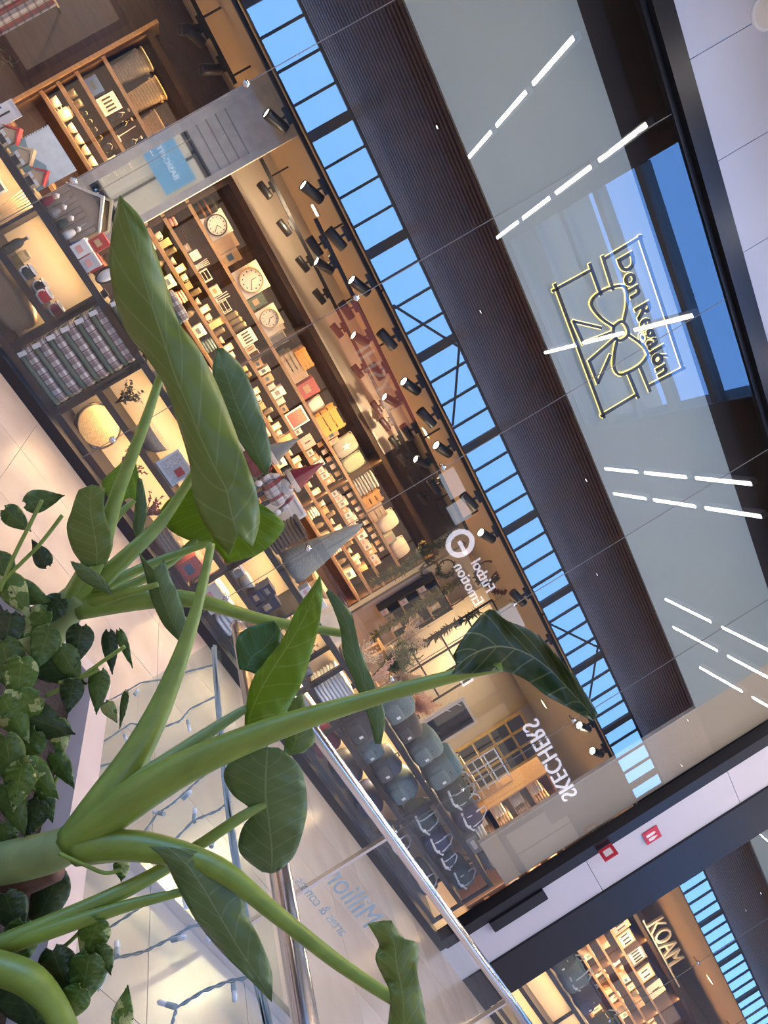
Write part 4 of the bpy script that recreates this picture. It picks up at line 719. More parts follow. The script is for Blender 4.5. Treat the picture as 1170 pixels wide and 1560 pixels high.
for k in range(3): carton(3.22+k*.1, .26, TOP, .085, .1, .1+.02*k, PAPER, ('low white scented candle box beside the cone tree', 'middle white scented candle box beside the cone tree', 'tall white scented candle box beside the cone tree')[k])
def heap(x, y, z, w, d, h, m_, label, name='cloth_heap', cat='cloth'):
    t_ = thing(name, label, cat, (x, y, z)); n = 18; vs = []; 
    for i in range(n+1):
        for j in range(n+1):
            u, v = i/n*2-1, j/n*2-1; r = max(0, 1-(abs(u)**2.5+abs(v)**2.5)); vs.append((u*w/2, v*d/2, h*r**.5*(.75+.25*noise.noise(Vector((u*3, v*3, x)))) + .03*noise.noise(Vector((u*9, v*9, x+3)))*r))
    make('crumpled_cloth', MB().add([(a, b, max(0, c)) for a, b, c in vs], [(i*(n+1)+j, (i+1)*(n+1)+j, (i+1)*(n+1)+j+1, i*(n+1)+j+1) for i in range(n) for j in range(n)]), m_, t_, True)
    make('care_tag', MB().box((w*.2, -d*.42, h*.4), (.03, .003, .04)), PAPER, t_)
heap(3.72, .4, TOP, .5, .36, .32, mat('cream_linen', (.68, .55, .38), .9, 0, .06, 20, .2), 'crumpled cream linen throw heaped on the rack')
for k, (x, m_) in enumerate(((-3.0, PALEW), (-2.7, OFFW), (-2.45, TAN))): carton(x, .36, TOP, .18, .2, .16, m_, ('pale wooden', 'cream', 'kraft')[k]+' box on the rack by the dark wall')
spray('cream_twigs', 4.25, .36, TOP, .34, .2, 'cream beaded twigs on the narrow rack', 'branches', CREAMF, PALEW, 18, 26, .028, .01, None, True); spray('pink_cream_twigs', 4.58, .42, TOP, .42, .16, 'pale pink beaded twigs beside the teal backpack', 'branches', mat('pink_cream', (.75, .52, .42), .8), PALEW, 16, 26, .028, .01, None, True)
# ================================================================== COLUMN WITH MIRROR, DARK LEFT WALL
t_ = thing('mirror_column', 'white square column with framed mirror behind the display rack', 'column')
make('column_core', MB().bb(-.66, -.14, .93, 1.35, 0, 2.93), CREAM, t_); make('mirror_panel', MB().bb(-.575, -.2, .918, .93, .95, 2.12), mat('mirror', (.8, .82, .82), .02, 1.0, .0), t_)
for x0, x1 in ((-.66, -.575), (-.2, -.14)): make('frame_stile', MB().bb(x0, x1, .9, .93, 0, 2.93), mat('column_white', (.42, .40, .37), .5), t_)
make('upper_panel', MB().bb(-.575, -.2, .91, .93, 2.12, 2.93), C('column_white'), t_)
for k in range(4): make('groove', MB().bb(-.575, -.2, .906, .912, 2.2+k*.09, 2.21+k*.09), GREY, t_)
for k, (x, lb) in enumerate(((-2.25, 'red and white plaid throw hanging on the dark wooden wall'), (-2.7, 'second plaid throw hanging on the dark wooden wall'))):
    t_ = thing('hanging_throw', lb, 'throw', (x, 2.5, 1.75)); n = 16; mb = MB()
    mb.add([(-.17+.34*i/n, .03*math.sin(i*1.4)+z_*.01, -z_) for z_ in (0, .4, .8) for i in range(n+1)], [(r_*(n+1)+i, r_*(n+1)+i+1, (r_+1)*(n+1)+i+1, (r_+1)*(n+1)+i) for r_ in range(2) for i in range(n)]); make('throw_cloth', mb, PLAIDR, t_, True); make('hanger_bar', MB().tube([(-.19, 0, .01), (.19, 0, .01)], .01, 6), PALEW, t_); make('wall_bracket', MB().bb(-.01, .01, 0, .96, 0, .02), BLACK, t_)
make('trim_board', MB().bb(-1.71, -1.675, 2.96, 3.44, 0, 2.55), SHELFW, tag(thing('wall_trim', 'light wooden edge board beside the basket shelving', 'trim')))
blanket(.6, 1.5, .95, .3, .3, .12, 'small plaid blanket at the bottom of the island pile', None); blanket(.62, 1.5, 1.075, .3, .3, .12, 'small plaid blanket in the middle of the island pile', None); blanket(.6, 1.5, 1.2, .3, .3, .12, 'small plaid blanket on top of the island pile', None)
def island(x0, x1, y0, y1, h, label, m_=BACKW):
    t_ = thing('island_table', label, 'table'); make('top_board', MB().bb(x0, x1, y0, y1, h-.03, h), m_, t_); make('front_panel', MB().bb(x0+.04, x1-.04, y0+.04, y0+.06, .05, h-.03), m_, t_); make('rear_panel', MB().bb(x0+.04, x1-.04, y1-.06, y1-.04, .05, h-.03), m_, t_)
    for x in (x0+.05, x1-.05):
        for y in (y0+.05, y1-.05): make('leg', MB().bb(x-.025, x+.025, y-.025, y+.025, 0, h-.03), m_, t_)
island(.1, 2.6, 1.25, 1.85, .95, 'dark wooden island table behind the blanket rack'); island(3.6, 4.6, 1.1, 1.6, 1.02, 'pale wooden island block behind the linen throw', PALEW)
for k, (x, m_, lb) in enumerate(((1.0, OFFW, 'cream towels piled on the dark island'), (1.35, PINK, 'pink towels piled on the dark island'), (1.7, BLUEC, 'slate blue towels piled on the dark island'), (2.05, OFFW, 'pale towels piled near the gnomes on the island'), (2.4, GREENB, 'green towels piled at the island end'))): towels(x, 1.5, .95, .28, .3, .24+.04*(k % 2), 5, m_, lb)
# ================================================================== GARLAND WALL, FLOWERS, CABINETS further right
def W(px, py, Y): p = onY(px, py, Y); return (p.x, p.y, p.z)
GY = 3.05
t_ = thing('arched_partition', 'pale free standing partition hung with garlands and wreaths', 'partition'); make('partition_board', MB().bb(5.35, 6.35, GY+.1, GY+.16, 0, 2.82), CREAM, t_); make('partition_top', MB().bb(5.33, 6.37, GY+.07, GY+.19, 2.82, 2.87), SHELFW, t_)
t_ = thing('black_cubby_shelf', 'black cubby shelf with small boxes on the garland partition', 'shelf'); make('back_board', MB().bb(5.42, 6.0, GY+.06, GY+.08, 1.35, 2.25), DARKC, t_)
for x in (5.42, 5.71, 6.0): make('upright', MB().bb(x-.01, x+.01, GY-.12, GY+.06, 1.35, 2.25), BLACK, t_)
for z in (1.35, 1.65, 1.95, 2.25): make('cubby_board', MB().bb(5.42, 6.0, GY-.12, GY+.06, z-.01, z+.01), SHELFW, t_)
for i, (x, z) in enumerate(((5.5, 1.36), (5.62, 1.36), (5.8, 1.36), (5.52, 1.66), (5.82, 1.66), (5.92, 1.66), (5.5, 1.96), (5.62, 1.96), (5.85, 1.96))): carton(x, GY-.03, z, .09, .1, .1+.03*(i % 3), (OFFW, TAN, PALEW)[i % 3], ('cream', 'kraft', 'pale wooden')[i % 3]+' box in the black cubby shelf', ('cream', 'kraft', 'pale wooden')[i % 3]+' boxes in the black cubby shelf')
def hang(px0, px1, Y, n=6): a, b = Vector(W(*px0, Y)), Vector(W(*px1, Y)); return [a.lerp(b, k/n)+Vector((.02*math.sin(k*2), 0, 0)) for k in range(n+1)]
garland(hang((690, 815), (570, 890), GY-.2), 'dark green leafy garland hanging at the shelving end', FOLI, 300, .08, .1); garland(hang((705, 880), (570, 970), GY-.2), 'olive leafy garland hanging on the pale partition', OLIVE, 320, .08, .1); garland(hang((715, 905), (590, 985), GY-.25), 'garland of dark red berries beside the olive garland', OLIVE, 40, .06, .04, 'berry_garland', 'garland', BERRY)
garland(hang((730, 930), (610, 1000), GY-.3), 'dark fir garland over the black grid cabinet', FOLI, 300, .08, .09); garland(hang((735, 1000), (640, 1040), GY-.3), 'sparse berry garland over the white frame', OLIVE, 30, .06, .04, 'berry_garland', 'garland', BERRY)
for (px, r, lb) in (((650, 838), .14, 'upper leafy wreath on the pale partition'), ((655, 868), .13, 'twig wreath with leaves in the middle of the partition'), ((680, 865), .12, 'leafy wreath nearest the partition top')): x, y, z = W(*px, GY+.02); wreath(x, y, z, r, lb)
for px, lb in (((742, 872), 'dark leafy bunch hung below the beige ceiling'), ((765, 885), 'red leaved bunch hung below the beige ceiling')):
    x, y, z = W(*px, 2.2); wreath(x, y, z, .16, lb, FOLI if 'dark' in lb else BERRY)
t_ = thing('grid_cabinet', 'tall black metal grid cabinet with wooden crates inside', 'cabinet'); gx0, gx1 = W(640, 980, 2.6)[0], W(720, 1030, 2.6)[0]
for x in [gx0+(gx1-gx0)*k/3 for k in range(4)]: make('grid_upright', MB().bb(x-.012, x+.012, 2.58, 2.6, 1.0, 2.75), BLACK, t_)
for z in (1.0, 1.45, 1.9, 2.33, 2.75): make('grid_bar', MB().bb(gx0, gx1, 2.575, 2.6, z-.012, z+.012), BLACK, t_)
make('cabinet_back', MB().bb(gx0, gx1, 3.0, 3.02, .9, 2.75), LIN, t_); make('cabinet_plinth', MB().bb(gx0, gx1, 2.58, 3.02, 0, 1.0), PALEW, t_)
crate(gx0+.25, 2.8, 1.02, .3, .3, .22, ORANGEW, 'orange crate inside the black grid cabinet'); crate(gx0+.65, 2.8, 1.02, .3, .3, .22, PALEW, 'pale crate inside the black grid cabinet')
x, y, z = W(600, 1010, 1.3); spray('bamboo_plant', x, 1.3, .85, .62, .3, 'leafy green bamboo plant behind the cream twigs', 'plant', mat('bamboo_green', (.12, .17, .05), .6), TWIG, 16, 34, .11, .016, PALEW); island(x-.3, x+.35, 1.05, 1.55, .85, 'low pale block under the bamboo plant', PALEW)
for px, m_, lb in (((622, 975), CREAMF, 'large bunch of cream dried flowers behind the bamboo'), ((640, 1075), mat('blush_flowers', (.72, .42, .33), .8, 0, .2, 30), 'bunch of blush dried flowers beside the white frame'), ((612, 1032), CREAMF, 'bunch of cream pampas beside the blush flowers')):
    x, y, z = W(*px, 1.75); spray('dried_flowers', x, 1.75, z-.3, .45, .25, lb, 'flowers', m_, PALEW, 26, 30, .06, .016, OFFW); island(x-.16, x+.16, 1.6, 1.9, z-.3, 'slim pale plinth under '+lb.split(' be')[0], PALEW)
x, y, z = W(683, 1103, 1.5); picture(x, 1.5, 1.06, .46, .66, OFFW, DARKGL, 'large white frame with dark glass behind the teal backpacks', tilt=0); island(x-.28, x+.28, 1.42, 1.62, 1.06, 'narrow pale console under the white frame', PALEW)
t_ = thing('white_branch', 'bare white painted branch leaning over the white frame', 'branch'); a = Vector(W(665, 1085, 1.45)); b = Vector(W(705, 1062, 1.45)); make('main_branch', MB().tube([(a.x, a.y, .9), a, b], [.012, .011, .006], 6), PAPER, t_)
for k in range(4): p = a.lerp(b, .2+.2*k); make('side_twig', MB().tube([p, p+Vector((.1*(-1)**k, 0, .08))], .005, 5), PAPER, t_)
# yellow gridded window panel and wall shelves on the far cream wall
YW = 6.55
p0 = W(695, 1165, YW); p1 = W(787, 1075, YW); t_ = thing('yellow_window_panel', 'yellow framed window panel with dark panes on the far cream wall', 'window panel'); wx0, wx1, wz0, wz1 = p0[0]-.35, p0[0]+.95, 1.05, 2.7
YEL = mat('mustard_frame', (.68, .45, .08), .5)
make('outer_frame', MB().bb(wx0, wx1, YW-.05, YW, wz0, wz0+.05).bb(wx0, wx1, YW-.05, YW, wz1-.05, wz1).bb(wx0, wx0+.05, YW-.05, YW, wz0+.05, wz1-.05).bb(wx1-.05, wx1, YW-.05, YW, wz0+.05, wz1-.05), YEL, t_)
for k in (1, 2): x = wx0+(wx1-wx0)*k/3; make('glazing_bar', MB().bb(x-.02, x+.02, YW-.05, YW-.01, wz0+.05, wz1-.05), YEL, t_)
for k in (1, 2, 3): z = wz0+(wz1-wz0)*k/4; make('glazing_bar', MB().bb(wx0+.05, wx1-.05, YW-.05, YW-.01, z-.02, z+.02), YEL, t_)
for i in range(3):
    for j in range(4): make('window_pane', MB().bb(wx0+(wx1-wx0)*i/3+.03, wx0+(wx1-wx0)*(i+1)/3-.03, YW-.02, YW-.012, wz0+(wz1-wz0)*j/4+.03, wz0+(wz1-wz0)*(j+1)/4-.03), DARKGL, t_)
x0_, _, z0_ = W(735, 1215, 3.2); x1_ = W(800, 1215, 3.2)[0]; t_ = thing('chrome_grid_rack', 'chrome wire grid rack holding shiny glassware', 'rack')
gx0, gx1, gz0, gz1 = min(x0_, 8.8), min(x0_, 8.8)+.8, .95, 1.75
for k in range(5): x = gx0+(gx1-gx0)*k/4; make('grid_upright', MB().bb(x-.012, x+.012, 3.18, 3.2, gz0, gz1), STEEL, t_)
for k in range(5): z = gz0+(gz1-gz0)*k/4; make('grid_bar', MB().bb(gx0, gx1, 3.175, 3.2, z-.012, z+.012), STEEL, t_)
for k in range(3): z = gz0+(gz1-gz0)*k/4*1.3; make('glass_shelf', MB().bb(gx0, gx1, 3.2, 3.5, z+.01, z+.02), OFFW, t_)
make('rack_plinth', MB().bb(gx0, gx1, 3.18, 3.5, 0, gz0-.012), PALEW, t_)
for k in range(8): bottle(gx0+.06+k*.095, 3.36, gz0+.03, .035, .17, (CLEAR, SMOKE)[k % 2], ('clear', 'smoky')[k % 2]+' bottle in the chrome grid rack', ('clear', 'smoky')[k % 2]+' bottles in the chrome rack')
hx = 10.15; t_ = thing('oak_shelf_unit', 'warm oak shelf unit with beige towels beside the side board', 'shelf'); make('back_panel', MB().bb(hx-.5, hx+1.1, 3.4, 3.42, 0, 2.3), BACKW, t_)
for x in (hx-.5, hx+.3, hx+1.1): make('upright', MB().bb(x-.015, x+.015, 3.0, 3.4, 0, 2.3), SHELFW, t_)
for z in (.85, 1.2, 1.55, 1.9, 2.3): make('shelf_board', MB().bb(hx-.5, hx+1.1, 3.0, 3.4, z-.015, z), SHELFW, t_)
o = area('oak_led', (hx+.3, 3.05, 2.26), 1.4, .03, 9, (1, .66, .34), (R(-15), 0, 0)); o.parent = t_; o = area('oak_led', (hx+.3, 3.05, 1.52), 1.4, .03, 9, (1, .66, .34), (R(-15), 0, 0)); o.parent = t_
i = 0
for z in (.85, 1.2, 1.55, 1.9):
    for x in (-.3, 0, .5, .8): towels(hx+x+.05, 3.2, z, .24, .3, .2+.04*(i % 2), 5, (OFFW, mat('beige_towel', (.6, .42, .26), .95, 0, .1, 60, .3))[i % 2], ('cream', 'beige')[i % 2]+' folded towels in the oak shelf unit', group=('cream', 'beige')[i % 2]+' towels in the oak unit'); i += 1
# ================================================================== NEIGHBOURING WINDOW
shelving(11.3, 18.8, 'long wall shelving with framed prints behind the neighbouring window', posts=(12.5, 14.6, 16.7)); i = 0
t_ = thing('shop_letters', 'large pale letters on the wall above the framed prints', 'sign', (14.1, 2.97, 2.52)); make('letter_rail', MB().bb(-.1, 2.2, 0, .02, -.03, 0), OFFW, t_); text('lettering', 'KOAM', .5, OFFW, t_, (0, -.02, .0), ext=.02)
for x, w_, h_, fm, am, lb, b_ in ((12.9, .4, .38, PALEW, OFFW, 'pale framed print with looping script', 2), (13.4, .42, .36, PALEW, IVORY, 'pale framed print with a dark leaf', 1), (13.95, .4, .36, TAN, PINK, 'tan board with black letters', 3), (14.4, .4, .3, TAN, OFFW, 'tan letter board with three dark panels', 3), (15.0, .42, .34, GREY, OFFW, 'grey board with small prints', 4), (15.6, .4, .3, PALEW, PAPER, 'pale framed print beside the grey board', 2), (16.2, .4, .34, OFFW, IVORY, 'cream framed print near the shelf end', 1)): picture(x, 3.1, SZ[5], w_, h_, fm, am, lb+' behind the neighbouring window', bars=b_)
for z in (SZ[4], SZ[2], SZ[1]):
    for k in range(24):
        x = 11.5+k*.3
        if min(abs(x-q) for q in (12.5, 14.6, 16.7)) < .16: continue
        h_ = .15 if z == SZ[4] else .22
        if i % 3 == 0: picture(x, 3.1, z, .17, h_, (PALEW, OFFW)[i % 2], (OFFW, IVORY)[i % 2], 'small framed picture on the shelves behind the neighbouring window', 'small frames behind the neighbouring window', 1)
        elif i % 3 == 1: jar(x, YS, z, .06, h_, (GOLD, SMOKE)[i % 2], ('golden' if i % 2 == 0 else 'smoky')+' jar on the shelves behind the neighbouring window', ('golden' if i % 2 == 0 else 'smoky')+' jars behind the neighbouring window')
        else: carton(x, YS, z, .16, .16, h_*.9, (TAN, OFFW)[i % 2], ('kraft' if i % 2 == 0 else 'cream')+' box on the shelves behind the neighbouring window', ('kraft' if i % 2 == 0 else 'cream')+' boxes behind the neighbouring window')
        i += 1
rack(9.3, 11.2, 'black display rack inside the neighbouring window'); rack(11.22, 13.2, 'second black display rack inside the neighbouring window')
for k, (x, m_, c_) in enumerate(((9.6, DGREEN, 'dark green'), (10.1, TEAL, 'teal'), (10.6, NAVY, 'navy'), (11.5, DGREEN, 'deep green'), (12.0, TEAL, 'pale teal'), (12.6, CHAR, 'charcoal'))): bag(x, .34, TOP, .36, .32, .36, m_, c_+' bag on the rack inside the neighbouring window', strap=LS, tote=bool(k % 2))
# ================================================================== SIGN ON THE PANEL AND WALL FITTINGS
SY = .07
sg = thing('halo_lit_sign', 'black halo lit shop sign with gift bow outline and yellow glow', 'sign')
def sp2(cx, cy): p = onY(700+cx/2.489, 300+cy/2.489, SY); return Vector((p.x, SY, p.z))
strokes = [('frame_bar', [(682, 148), (848, 652)]), ('frame_bar', [(690, 150), (548, 236)]), ('ribbon_bar', [(543, 226), (582, 350)]), ('ribbon_bar', [(494, 255), (536, 370)]), ('frame_bar', [(498, 278), (355, 356)]), ('frame_bar', [(362, 332), (548, 835)]), ('frame_bar', [(538, 830), (668, 752)]), ('ribbon_bar', [(640, 668), (678, 760)]), ('ribbon_bar', [(684, 642), (722, 735)]), ('frame_bar', [(720, 716), (852, 648)]),
           ('bow_loop', [(585, 492), (540, 462), (508, 425), (500, 398), (520, 372), (560, 350), (605, 337), (628, 343), (636, 375), (634, 420), (622, 474)]), ('bow_loop', [(598, 543), (588, 590), (585, 640), (598, 668), (622, 672), (680, 642), (710, 608), (712, 590), (690, 558), (640, 522)]), ('bow_knot', [(585, 490), (615, 472), (636, 495), (638, 525), (606, 545), (584, 520), (585, 490)]),
           ('bow_tail', [(582, 512), (470, 556), (432, 472), (536, 496)]), ('bow_tail', [(592, 535), (492, 622), (525, 706), (572, 600)])]
for nm, pts in strokes:
    if nm in ('bow_loop', 'bow_knot'):
        c4 = [pts[0]]+list(pts)+[pts[-1]]; pts = [tuple(.5*(2*c4[i][c]+(c4[i+1][c]-c4[i-1][c])*t_+(2*c4[i-1][c]-5*c4[i][c]+4*c4[i+1][c]-c4[i+2][c])*t_*t_+(3*c4[i][c]-c4[i-1][c]-3*c4[i+1][c]+c4[i+2][c])*t_**3) for c in (0, 1)) for i in range(1, len(c4)-2) for t_ in (0, .25, .5, .75)]+[pts[-1]]
    q = [sp2(*p) for p in pts]; mb = MB(); hb = MB()
    for a, b in zip(q[:-1], q[1:]):
        d = b-a; an = -math.atan2(d.z, d.x); l_ = d.length+(.016 if d.length > .08 else .006); mb.box((a+b)/2, (l_, .02, .024), (0, an, 0)); hb.box((a+b)/2+Vector((0, .011, 0)), (l_+.006, .003, .036), (0, an, 0))
    o = make(nm, mb, BLACK, sg); make('halo_edge', hb, HALO_E, o)
p = sp2(612, 232); o = text('sign_lettering', 'Don Regalón', .215, BLACK, sg, (1.935, SY, 4.765), ext=.01, spacing=1.06, offset=.004); h_ = text('halo_edge', 'Don Regalón', .215, HALO_E, o, (0, 0, -.013), (0, 0, 0), ext=.002, spacing=1.06, offset=.0095)
q = onY(1165, 20, -.06); t_ = thing('round_wall_speaker', 'round white speaker set in the fascia above the window', 'speaker', (q.x, -.06, q.z)); make('bezel', MB().lathe([(.13, 0), (.13, .02), (.11, .028), (.1, .015)], n=28, axis='y', caps=False), PAPER, t_, True); make('grille', MB().lathe([(.001, .012), (.105, .012), (.105, .005)], n=28, axis='y'), OFFW, t_)
q = onY(992, 1268, -.1); t_ = thing('extinguisher_sign', 'square red fire extinguisher sign on the white wall strip', 'sign', (8.13, -.065, q.z)); make('plate', MB().bb(-.1, .1, -.012, 0, -.1, .1), REDSIGN, t_); make('extinguisher_pictogram', MB().prism([(-.05, -.07), (-.01, -.07), (-.01, .03), (-.02, .05), (-.04, .05), (-.05, .03)], -.016, -.012), PAPER, t_); make('flame_pictogram', MB().prism([(.02, -.06), (.06, -.06), (.07, -.01), (.04, .06), (.015, 0)], -.016, -.012), PAPER, t_)
q = onY(925, 1298, -.1); t_ = thing('projecting_sign', 'narrow red projecting sign on the black window jamb', 'sign', (7.84, -.1, q.z)); make('plate', MB().bb(-.006, .006, -.16, 0, -.09, .09), REDSIGN, t_); make('white_mark', MB().bb(-.009, -.006, -.12, -.04, -.05, .05), PAPER, t_)
t_ = thing('door_sensor_box', 'slim black box fixed on the window jamb above the floor', 'box', (7.95, -.06, 1.0)); make('housing', MB().bb(-.08, .1, -.05, 0, -.36, .36), BLACK, t_); make('end_cap', MB().bb(-.075, .095, -.055, -.05, -.34, .34), FRAME, t_)
# ================================================================== BALUSTRADE beside the planter
bl = thing('glass_balustrade', 'frameless glass balustrade with round steel handrails turning a corner', 'balustrade')
BX, BY = 1.41, -3.33
def gquad(a, b, z0, z1): return MB().add([(a[0], a[1], z0), (b[0], b[1], z0), (b[0], b[1], z1), (a[0], a[1], z1)], [(0, 1, 2, 3)])
for a, b in (((BX, -6.9), (BX, -5.3)), ((BX, -5.29), (BX, BY)), ((BX, BY), (2.79, BY)), ((2.81, BY), (4.3, BY)), ((4.32, BY), (6.4, BY))): make('glass_panel', gquad(a, b, .02, .96), RGLASS, bl)
make('handrail', MB().tube([(BX, -6.9, 1.0), (BX, BY, 1.0)], .028, 16), STEEL, bl, True); make('handrail', MB().tube([(BX-.02, BY, 1.0), (6.4, BY, 1.0)], .028, 16), STEEL, bl, True)
make('rail_end_cap', MB().ell((BX, BY+.0, 1.0), (.06, .06, .06), 14, 10), STEEL, bl, True)
for x in (2.8, 4.31): make('panel_joint', MB().bb(x-.008, x+.008, BY-.012, BY+.012, .02, .975), STEEL, bl)
for a, b in (((BX-.03, -6.9), (BX+.03, BY)), ((BX, BY-.03), (6.4, BY+.03))): make('base_channel', MB().bb(a[0], b[0], a[1], b[1], 0, .05), STEEL, bl)
LETTERM = mat('mirrored_letter_white', (.55, .6, .62), .5); text('mirrored_lettering', 'Million', .17, LETTERM, bl, (3.25, BY+.004, .62), (R(90), 0, R(180)), .0005); text('mirrored_lettering', 'artes & contes', .08, LETTERM, bl, (3.2, BY+.004, .5), (R(90), 0, R(180)), .0005)  # mirror-written pale letters set as thin text on the glass
# fairy light strings hung on the side glass
CORD = mat('pale_teal_cord', (.32, .40, .40), .6); BULB = mat('fairy_bulb', (.75, .8, .8), .2)
LX = BX-.005
def string(pts, bulbs, label, r=.0035):
    q = [onX(x, y, LX) for x, y in pts]; t_ = thing('fairy_light_string', label, 'fairy lights', q[0], group='fairy light strings on the side glass'); o_ = q[0]; f = []
    for i in range(len(q)-1):
        for k in range(8):
            u = k/8; p = q[i].lerp(q[i+1], u); f.append(p-o_)
    f.append(q[-1]-o_); w1 = [p+Vector((0, r*math.cos(i*.9), r*math.sin(i*.9))) for i, p in enumerate(f)]; w2 = [p-Vector((0, r*math.cos(i*.9), r*math.sin(i*.9))) for i, p in enumerate(f)]
    make('wire', MB().tube(w1, r*.7, 5), CORD, t_, True); make('wire', MB().tube(w2, r*.7, 5), CORD, t_, True)
    for bx, by, dx, dy in bulbs:
        a, b = onX(bx, by, LX)-o_, onX(bx+dx, by+dy, LX)-o_; make('bulb_socket', MB().tube([a, a.lerp(b, .45)], .007, 8), CORD, t_); make('bulb', MB().tube([a.lerp(b, .45), a.lerp(b, .9), b], [.0065, .006, .002], 8), BULB, t_, True)
FL = 'twisted pale teal fairy light wire hanging on the side glass'
string([(165, 1068), (190, 1055), (215, 1040), (250, 1035), (290, 1022), (330, 1012)], [(205, 1058, 6, -8)], FL); string([(128, 1148), (170, 1122), (200, 1102), (240, 1112), (275, 1098), (290, 1080), (335, 1058)], [(286, 1098, 3, 16)], FL)
string([(130, 1202), (142, 1170), (180, 1160), (222, 1162), (250, 1155), (280, 1130)], [(190, 1120, 3, 8)], FL); string([(212, 1278), (240, 1240), (262, 1225), (290, 1200), (312, 1180), (348, 1160)], [(278, 1218, 14, -14), (250, 1240, -18, -4)], FL); string([(258, 1288), (295, 1250), (332, 1235), (352, 1220)], [(296, 1252, 1, -22), (322, 1290, 3, -20)], FL)
string([(160, 1418), (200, 1392), (235, 1365), (280, 1357), (320, 1345)], [(196, 1384, 14, -2), (280, 1365, 4, 20)], FL); string([(150, 1508), (175, 1460), (220, 1450), (260, 1430), (290, 1412), (325, 1404)], [(178, 1456, 0, -24), (262, 1432, 22, -5), (318, 1412, 0, 22)], FL); string([(262, 1562), (270, 1535), (310, 1510), (350, 1495), (385, 1488)], [(268, 1534, -28, -8), (356, 1500, 2, 26)], FL)
t_ = thing('cable_bundle', 'thick pale teal cable bundle running along the side glass', 'cable', (0, 0, 0)); q = [onX(x, y, LX-.01) for x, y in ((326, 985), (333, 1080), (342, 1180), (356, 1290), (372, 1390), (392, 1490), (410, 1575))]
for k in range(3): make('cable', MB().tube([p+Vector((0, .008*math.cos(k*2.1+i), .008*math.sin(k*2.1+i))) for i, p in enumerate(q)], .005, 6), CORD, t_, True)
# ================================================================== PLANTER
pl = thing('long_planter', 'long beige stone planter full of dark soil beside the glass balustrade', 'planter')
STONE = mat('planter_stone', (.56, .45, .38), .5, 0, .06, 8)
px0, px1, py0, py1, pz = .38, 1.05, -6.3, -3.95, .70
for a in ((px0, px0+.07, py0, py1), (px1-.08, px1, py0, py1), (px0+.07, px1-.08, py0, py0+.07), (px0+.07, px1-.08, py1-.07, py1)): make('planter_wall', MB().bb(a[0], a[1], a[2], a[3], 0, pz), STONE, pl)
soil = MB(); n = 24
soil.add([(px0+.07+(px1-px0-.15)*i/n, py0+.07+(py1-py0-.14)*j/n, pz-.07+.02*noise.noise(Vector((i*.6, j*.6, 0)))) for i in range(n+1) for j in range(n+1)], [(i*(n+1)+j, (i+1)*(n+1)+j, (i+1)*(n+1)+j+1, i*(n+1)+j+1) for i in range(n) for j in range(n)]); make('soil', soil, mat('soil', (.03, .02, .014), .95, 0, .4, 60, .8), pl)
# ================================================================== BIG LEAVED PLANT
STEM = mat('petiole_green', (.23, .30, .04), .4, 0, .18, 9, stretch=(4, 4, 1)); SHEATH = mat('sheath', (.27, .31, .09), .6, 0, .3, 14); DRY = mat('dry_sheath', (.16, .075, .04), .8, 0, .3, 20)
LD = leafmat('leaf_deep', (.18, .24, .035), (.28, .33, .10), .2); LG = leafmat('leaf_greyish', (.145, .205, .055), (.24, .30, .12), .15); LB = leafmat('leaf_bright', (.24, .37, .02), (.36, .48, .09), .42); LK = leafmat('leaf_dark', (.05, .085, .022), (.3, .33, .12), .12)
def smooth_rows(rows, k):
    def cr(p0, p1, p2, p3, t): return .5*((2*p1)+(-p0+p2)*t+(2*p0-5*p1+4*p2-p3)*t*t+(-p0+3*p1-3*p2+p3)*t*t*t)
    out = []; n = len(rows)
    for i in range(n-1):
        for j in range(k):
            t = j/k; out.append([cr(rows[max(i-1, 0)][c], rows[i][c], rows[i+1][c], rows[min(i+2, n-1)][c], t) for c in range(len(rows[0]))])
    out.append(list(rows[-1])); return out
def leaf(parent, rows, d0, d1, m_, fold=.25, wav=.006, bow=0.0, seed=0):
    rr = smooth_rows([[a for p in r for a in p] for r in rows], 4); n = len(rr); vs = []; uvs = []; S = 5
    for i, r in enumerate(rr):
        t = i/(n-1); d = d0+(d1-d0)*t+bow*math.sin(math.pi*t); M_ = (r[2], r[3])
        for s_ in range(-S, S+1):
            e = (r[0], r[1]) if s_ < 0 else (r[4], r[5]); u = abs(s_)/S; x = M_[0]+(e[0]-M_[0])*u; y = M_[1]+(e[1]-M_[1])*u
            wpx = math.hypot(e[0]-M_[0], e[1]-M_[1])*d/F_PX; dd = d+fold*wpx*u*u+wav*1.4*u*u*math.sin(t*19+seed+(s_ > 0)*2)+.0035*math.sin(t*52-u*7)*min(1, u*2)
            vs.append(P(x, y, dd)); uvs.append((.5+s_/S*.5, t))
    w_ = 2*S+1; fs = [(i*w_+j, i*w_+j+1, (i+1)*w_+j+1, (i+1)*w_+j) for i in range(n-1) for j in range(2*S)]
    o = make('leaf', MB().add(vs, fs), m_, parent, True); ul = o.data.uv_layers.new(name='UVMap')
    for lp in o.data.loops: ul.data[lp.index].uv = uvs[lp.vertex_index]
    so = o.modifiers.new('thickness', 'SOLIDIFY'); so.thickness = .0012; return o
def petiole(parent, pts, m_=STEM, name='petiole', flat=1.0):
    rr = smooth_rows([list(p) for p in pts], 6); return make(name, MB().tube([P(x, y, d) for x, y, d, r in rr], [r*d/F_PX for x, y, d, r in rr], 12), m_, parent, True)
pA = thing('elephant_ear_plant', 'large elephant ear plant with broad leaves rising from the planter front', 'plant'); pB = thing('elephant_ear_plant', 'elephant ear plant further along the planter beside the pale floor', 'plant')
